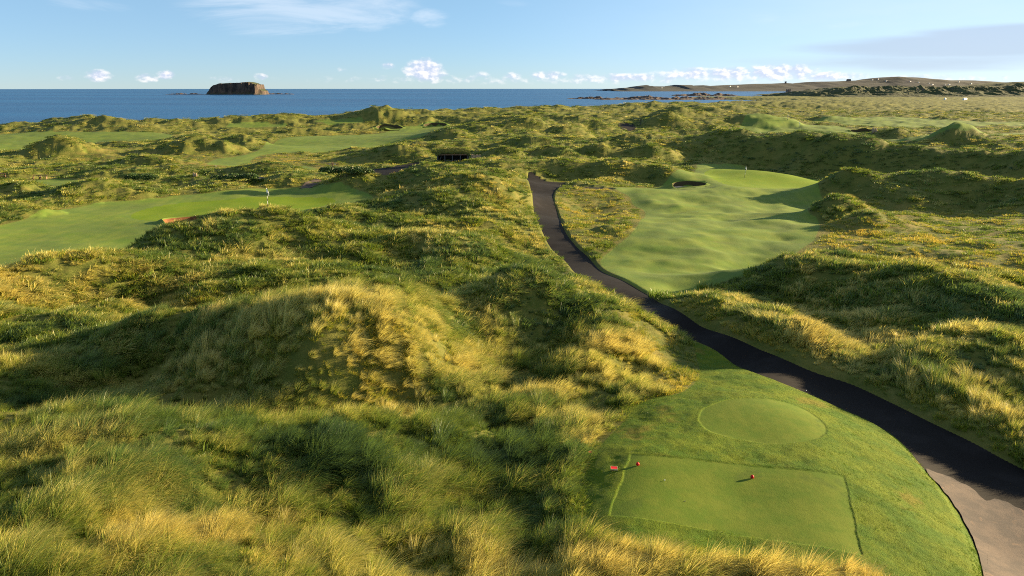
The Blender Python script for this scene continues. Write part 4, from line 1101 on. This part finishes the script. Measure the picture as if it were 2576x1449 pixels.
# standing stones
def stone(x, y, h, w, label, rz=0, n=2):
    X, Y, Z = stand(x, y); r = random.Random(int(x)); m = MB()
    e = empty('marker_stone', (X, Y, Z), rz, label=label, cat='marker stone')
    for i in range(n):
        bm = bmesh.new(); bmesh.ops.create_icosphere(bm, subdivisions=3, radius=1)
        for v_ in bm.verts:
            k = 1+.22*(r.random()-.5); t_ = 1-.35*max(v_.co.z, 0)
            v_.co = Vector((v_.co.x*w*.5*k*t_+(i-(n-1)/2)*w*.95, v_.co.y*w*.4*k*t_, v_.co.z*h*.52*(1 if i == 0 else .8)+h*.4))
        me = bpy.data.meshes.new('stone'); bm.to_mesh(me); bm.free(); me.materials.append(M_STONE); o = bpy.data.objects.new('stone', me); COL.objects.link(o); o.parent = e
stone(491, 445, 1.0, .45, 'pair of small tan marker stones in the tawny grass near the dark bushes')
stone(2199, 336, 2.2, 1.0, 'pointed tan marker stone beside the deep far bunker', 0, 2)
# bench rails left
def bench(x, y, L, label, rz=0):
    X, Y, Z = stand(x, y); e = empty('bench', (X, Y, Z), rz, label=label, cat='bench', group='benches by the small left tee')
    MB().box((0, 0, .46), (L, .42, .06)).build('seat', M_WOOD, e)
    MB().box((0, .2, .8), (L, .05, .18)).build('backrest', M_WOOD, e)
    for q in (-.48, .48):
        MB().box((q*L, 0, .22), (.08, .38, .45)).build('leg', M_WOOD, e)
        MB().box((q*L, .21, .6), (.07, .06, .62)).build('back_post', M_WOOD, e)
bench(93, 451, 1.5, 'dark wooden bench on the left end of the small left tee')
bench(109, 451, 1.4, 'dark wooden bench just right of another bench by the small left tee')
bench(4, 448, 1.5, 'dark wooden bench at the very left edge of the picture', .4)

# shrubs
def shrub(x, y, w, h, n, label, seed=0):
    X, Y, Z = stand(x, y); e = empty('shrub', (X, Y, Z), label=label, cat='shrub', group='dark evergreen shrubs beyond the left green')
    r = random.Random(seed); v = []; f = []
    blobs = [(r.uniform(-.8, .8)*w/2, r.uniform(-.3, .3)*w*.3, r.uniform(.30, .55)*h, r.uniform(.28, .5)*min(w*.4, h*1.5)) for _ in range(int(7+w))]
    for i in range(n):
        bx, by, bz, br = r.choice(blobs); a = r.random()*2*pi; c = r.uniform(-.2, 1); s_ = sqrt(max(0, 1-c*c)); k_ = br*r.uniform(.75, 1.05)
        p = Vector((bx+k_*s_*cos(a)*1.3, by+k_*s_*sin(a), max(.05, bz+k_*c*.62*h/ max(h, br))))
        d1 = Vector((r.uniform(-1, 1), r.uniform(-1, 1), r.uniform(-1, 1))).normalized()*.13; d2 = Vector((r.uniform(-1, 1), r.uniform(-1, 1), r.uniform(-1, 1))).normalized()*.07
        q = len(v); v += [tuple(p-d1), tuple(p+d2), tuple(p+d1), tuple(p-d2)]; f.append((q, q+1, q+2, q+3))
    mesh_obj('foliage', v, f, M_LEAF, e, smooth=False)
    m = MB()
    for bx, by, bz, br in blobs[:5]: MB().tube((bx*.5, by*.5, -.2), (bx, by, bz), .06, .02).build('stem', M_BARK, e)
shrub(872, 443, 9.0, 1.9, 9000, 'long low glossy dark shrub beside the asphalt path, rightmost of the shrubs', 1)
shrub(592, 457, 8.5, 1.6, 8000, 'dark shrub behind the left green, between the other two dark shrubs', 2)
shrub(352, 458, 7.0, 1.7, 6000, 'dark ragged shrub in the tawny dunes, leftmost of the shrubs', 3)
shrub(650, 458, 2.2, .9, 1500, 'smallest dark shrub, beside the pale gravel path', 4)

# houses ----------------------------------------------------------------------
def house(name, loc, w, d, h, rz, label, wall=M_LIME, roof=M_SLATE, chim=True, win=2, cat='house', group=None, door=True):
    e = empty(name, loc, rz, label=label, cat=cat, group=group)
    MB().box((0, 0, h/2-1), (w, d, h+2)).build('wall', wall, e)
    rh_ = d*.42; o_ = .4; V_ = [(-w/2-o_, -d/2-o_, h-.1), (w/2+o_, -d/2-o_, h-.1), (w/2+o_, d/2+o_, h-.1), (-w/2-o_, d/2+o_, h-.1), (-w/2-o_, 0, h+rh_), (w/2+o_, 0, h+rh_)]
    rf = mesh_obj('roof', V_, [(0,1,5,4),(2,3,4,5),(0,4,3),(1,2,5),(0,3,2,1)], roof, e, smooth=False)
    if chim:
        for s_ in (-1, 1): MB().box((s_*(w/2-.6), 0, h+rh_+.2), (.8, .9, 1.3)).build('chimney', wall, rf)
    for i in range(win):
        q = (i+.5)/win*w-w/2
        if abs(q) > .8 or not door:
            MB().box((q, -d/2-.02, h*.55), (1.0, .06, 1.1)).build('window', M_GLASS, e)
    if door: MB().box((0, -d/2-.02, 1.0), (1.0, .06, 2.0)).build('door', M_WOOD, e)
    return e
from mathutils.bvhtree import BVHTree
def bvh(o): return BVHTree.FromPolygons([tuple(o.matrix_world @ v.co) for v in o.data.vertices], [tuple(p.vertices) for p in o.data.polygons])
T_HILL = bvh(hl); 
def on_hill(x, y, tree=None):
    a, dy, dz = ray(x, y); d = Vector((a, dy, dz)).normalized()
    hp = (tree or T_HILL).ray_cast(Vector((0, 0, CZ)), d)
    return hp[0]
HS = [(375,108,'white farmhouse alone on the low headland, leftmost of the far houses'),(790,99,'white farmhouse above the bay on the middle of the headland'),(835,102,'white farmhouse just right of and below another on the headland'),
      (1655,60,'white house high on the left shoulder of the tallest hill'),(1690,55,'white house just right of another on the shoulder of the tallest hill'),(1740,66,'white house below the summit of the tallest hill'),
      (1885,70,'white house on the right face of the tallest hill'),(1935,74,'white house among others right of the tallest hill'),(2020,88,'white house low on the slope left of a close pair'),(2098,90,'left one of a close pair of white houses low on the far slope'),
      (2122,88,'right one of a close pair of white houses low on the far slope'),(2255,83,'white house on the far right end of the distant hills'),(2000,80,'white house above the low ones on the far right slope'),(2180,72,'white house near the skyline on the far right')]
for i, (a, b, lab) in enumerate(HS):
    q = on_hill(*vz(a, b+2))
    if q is None: continue
    house('farmhouse', (q.x, q.y, q.z), 11+2*(i % 3), 7, 4.2, .75+.12*((i*37) % 5-2), lab, group='white houses on the distant hills')
q = on_hill(*vz(1127, 82))
if q is not None:
    e = empty('watch_tower', tuple(q), label='tiny watch tower on the skyline of the distant headland', cat='tower')
    MB().box((0, 0, 6), (11, 11, 16)).build('wall', M_RUIN, e); MB().box((0, 0, 14.8), (12.4, 12.4, 1.6)).build('parapet', M_RUIN, e); MB().box((0, -5.55, 8), (1.6, .3, 2.4)).build('window', M_GLASS, e)
q = on_hill(*vz(1510, 69))
if q is not None: house('hilltop_building', tuple(q), 30, 14, 11, .1, 'square dark building on the skyline left of the tallest hill', M_RUIN, M_SLATE, False, 3, 'building')
# ruined tower and cottages by the shore
def ground_at(x, D, z=-4.5):
    X, Y = at_dist(x, D); return X, Y, z
DT = 3150
def zrow(y, D): return CZ-tan(PITCH-atan((H_/2-y)/F_))*D
mkz = zrow(235.8, DT)
X, Y = at_dist(1983, DT)
# the low shore knoll they stand on
kn = mesh_obj('shore_knoll', [], [], M_MOOR); bpy.data.objects.remove(kn)
def knoll(name, x0, x1, D, top, base, dep, mat, seed):
    a0 = (x0-W_/2)/F_*KH*D; a1 = (x1-W_/2)/F_*KH*D
    X, T = np.meshgrid(np.linspace(a0, a1, 110), np.linspace(-1, 1, 30)); u = (X-a0)/(a1-a0)
    Z = base+(top-base)*np.clip(np.sin(u*pi), 0, 1)**.6*(1-T**2)*(1+.35*fbm(X/22, T*dep/22, 4, seed))-1.5
    id_ = np.arange(X.size).reshape(X.shape); f = np.stack([id_[:-1, :-1], id_[:-1, 1:], id_[1:, 1:], id_[1:, :-1]], -1).reshape(-1, 4)
    o = mesh_obj(name, np.stack([X, D+T*dep, Z], -1).reshape(-1, 3).tolist(), f.tolist(), mat, smooth=False); return tag(o, kind='structure')
knoll('shore_rocks', 1945, 2030, DT, mkz-.3, SEA, 70, M_REEF, 9)
e = empty('ruined_tower', (X, Y, mkz-1), .25, label='square ruined stone tower by the shore beside white cottages', cat='ruin')
MB().box((0, 0, 7.5), (12, 12, 19)).build('tower_wall', M_RUIN, e)
m = MB()
for sx, sy, hh in ((-4.6, -5, 1.6), (-1, -5, 1.0), (4.8, -5, 2.2), (5, 3, 1.4), (-5, 4, 1.8)): MB().box((sx, sy, 17+hh/2-.02), (2.4, 1.6, hh)).build('battlement', M_RUIN, e)
MB().box((9.5, 1, 2.5), (7, 9, 9)).build('annex_wall', M_RUIN, e)
for wx_, wz_ in ((-2.5, 11), (2.4, 6.5)): MB().box((wx_, -6.02, wz_), (1.0, .2, 2.0)).build('window', M_GLASS, e)
for x, w_, h_, wl, lab in ((1971, 13, 4.5, M_STONE, 'small tan cottage left of the ruined tower'), (1991, 14, 5, M_LIME, 'white cottage at the right foot of the ruined tower'), (1998, 9, 5.5, M_LIME, 'narrow white cottage right of the other white one by the ruin'),
                           (2004, 26, 5.5, M_RUIN, 'long dark stone building right of the shore cottages')):
    a, b = at_dist(x, DT-42); house('cottage', (a, b, mkz-2.2), w_, 7, h_, .55, lab, wl, M_SLATE, True, 3, 'cottage', 'cottages by the ruined tower')
# long white building and hut on the plain
for x, w_, d_, h_, lab in ((2427, 17, 4, 2.4, 'long low white building far out on the right plain'), (2377, 4, 4, 2.6, 'small white hut left of the long white building')):
    X, Y, Z = stand(x, 251.5); house('plain_building', (X, Y, Z+.2), w_*.85, d_*.8, h_*.8, .75, lab, M_LIME, M_LIME, False, 3, 'building')
# rock outcrops are part of the hills; haze only as blue in the distant hill colour
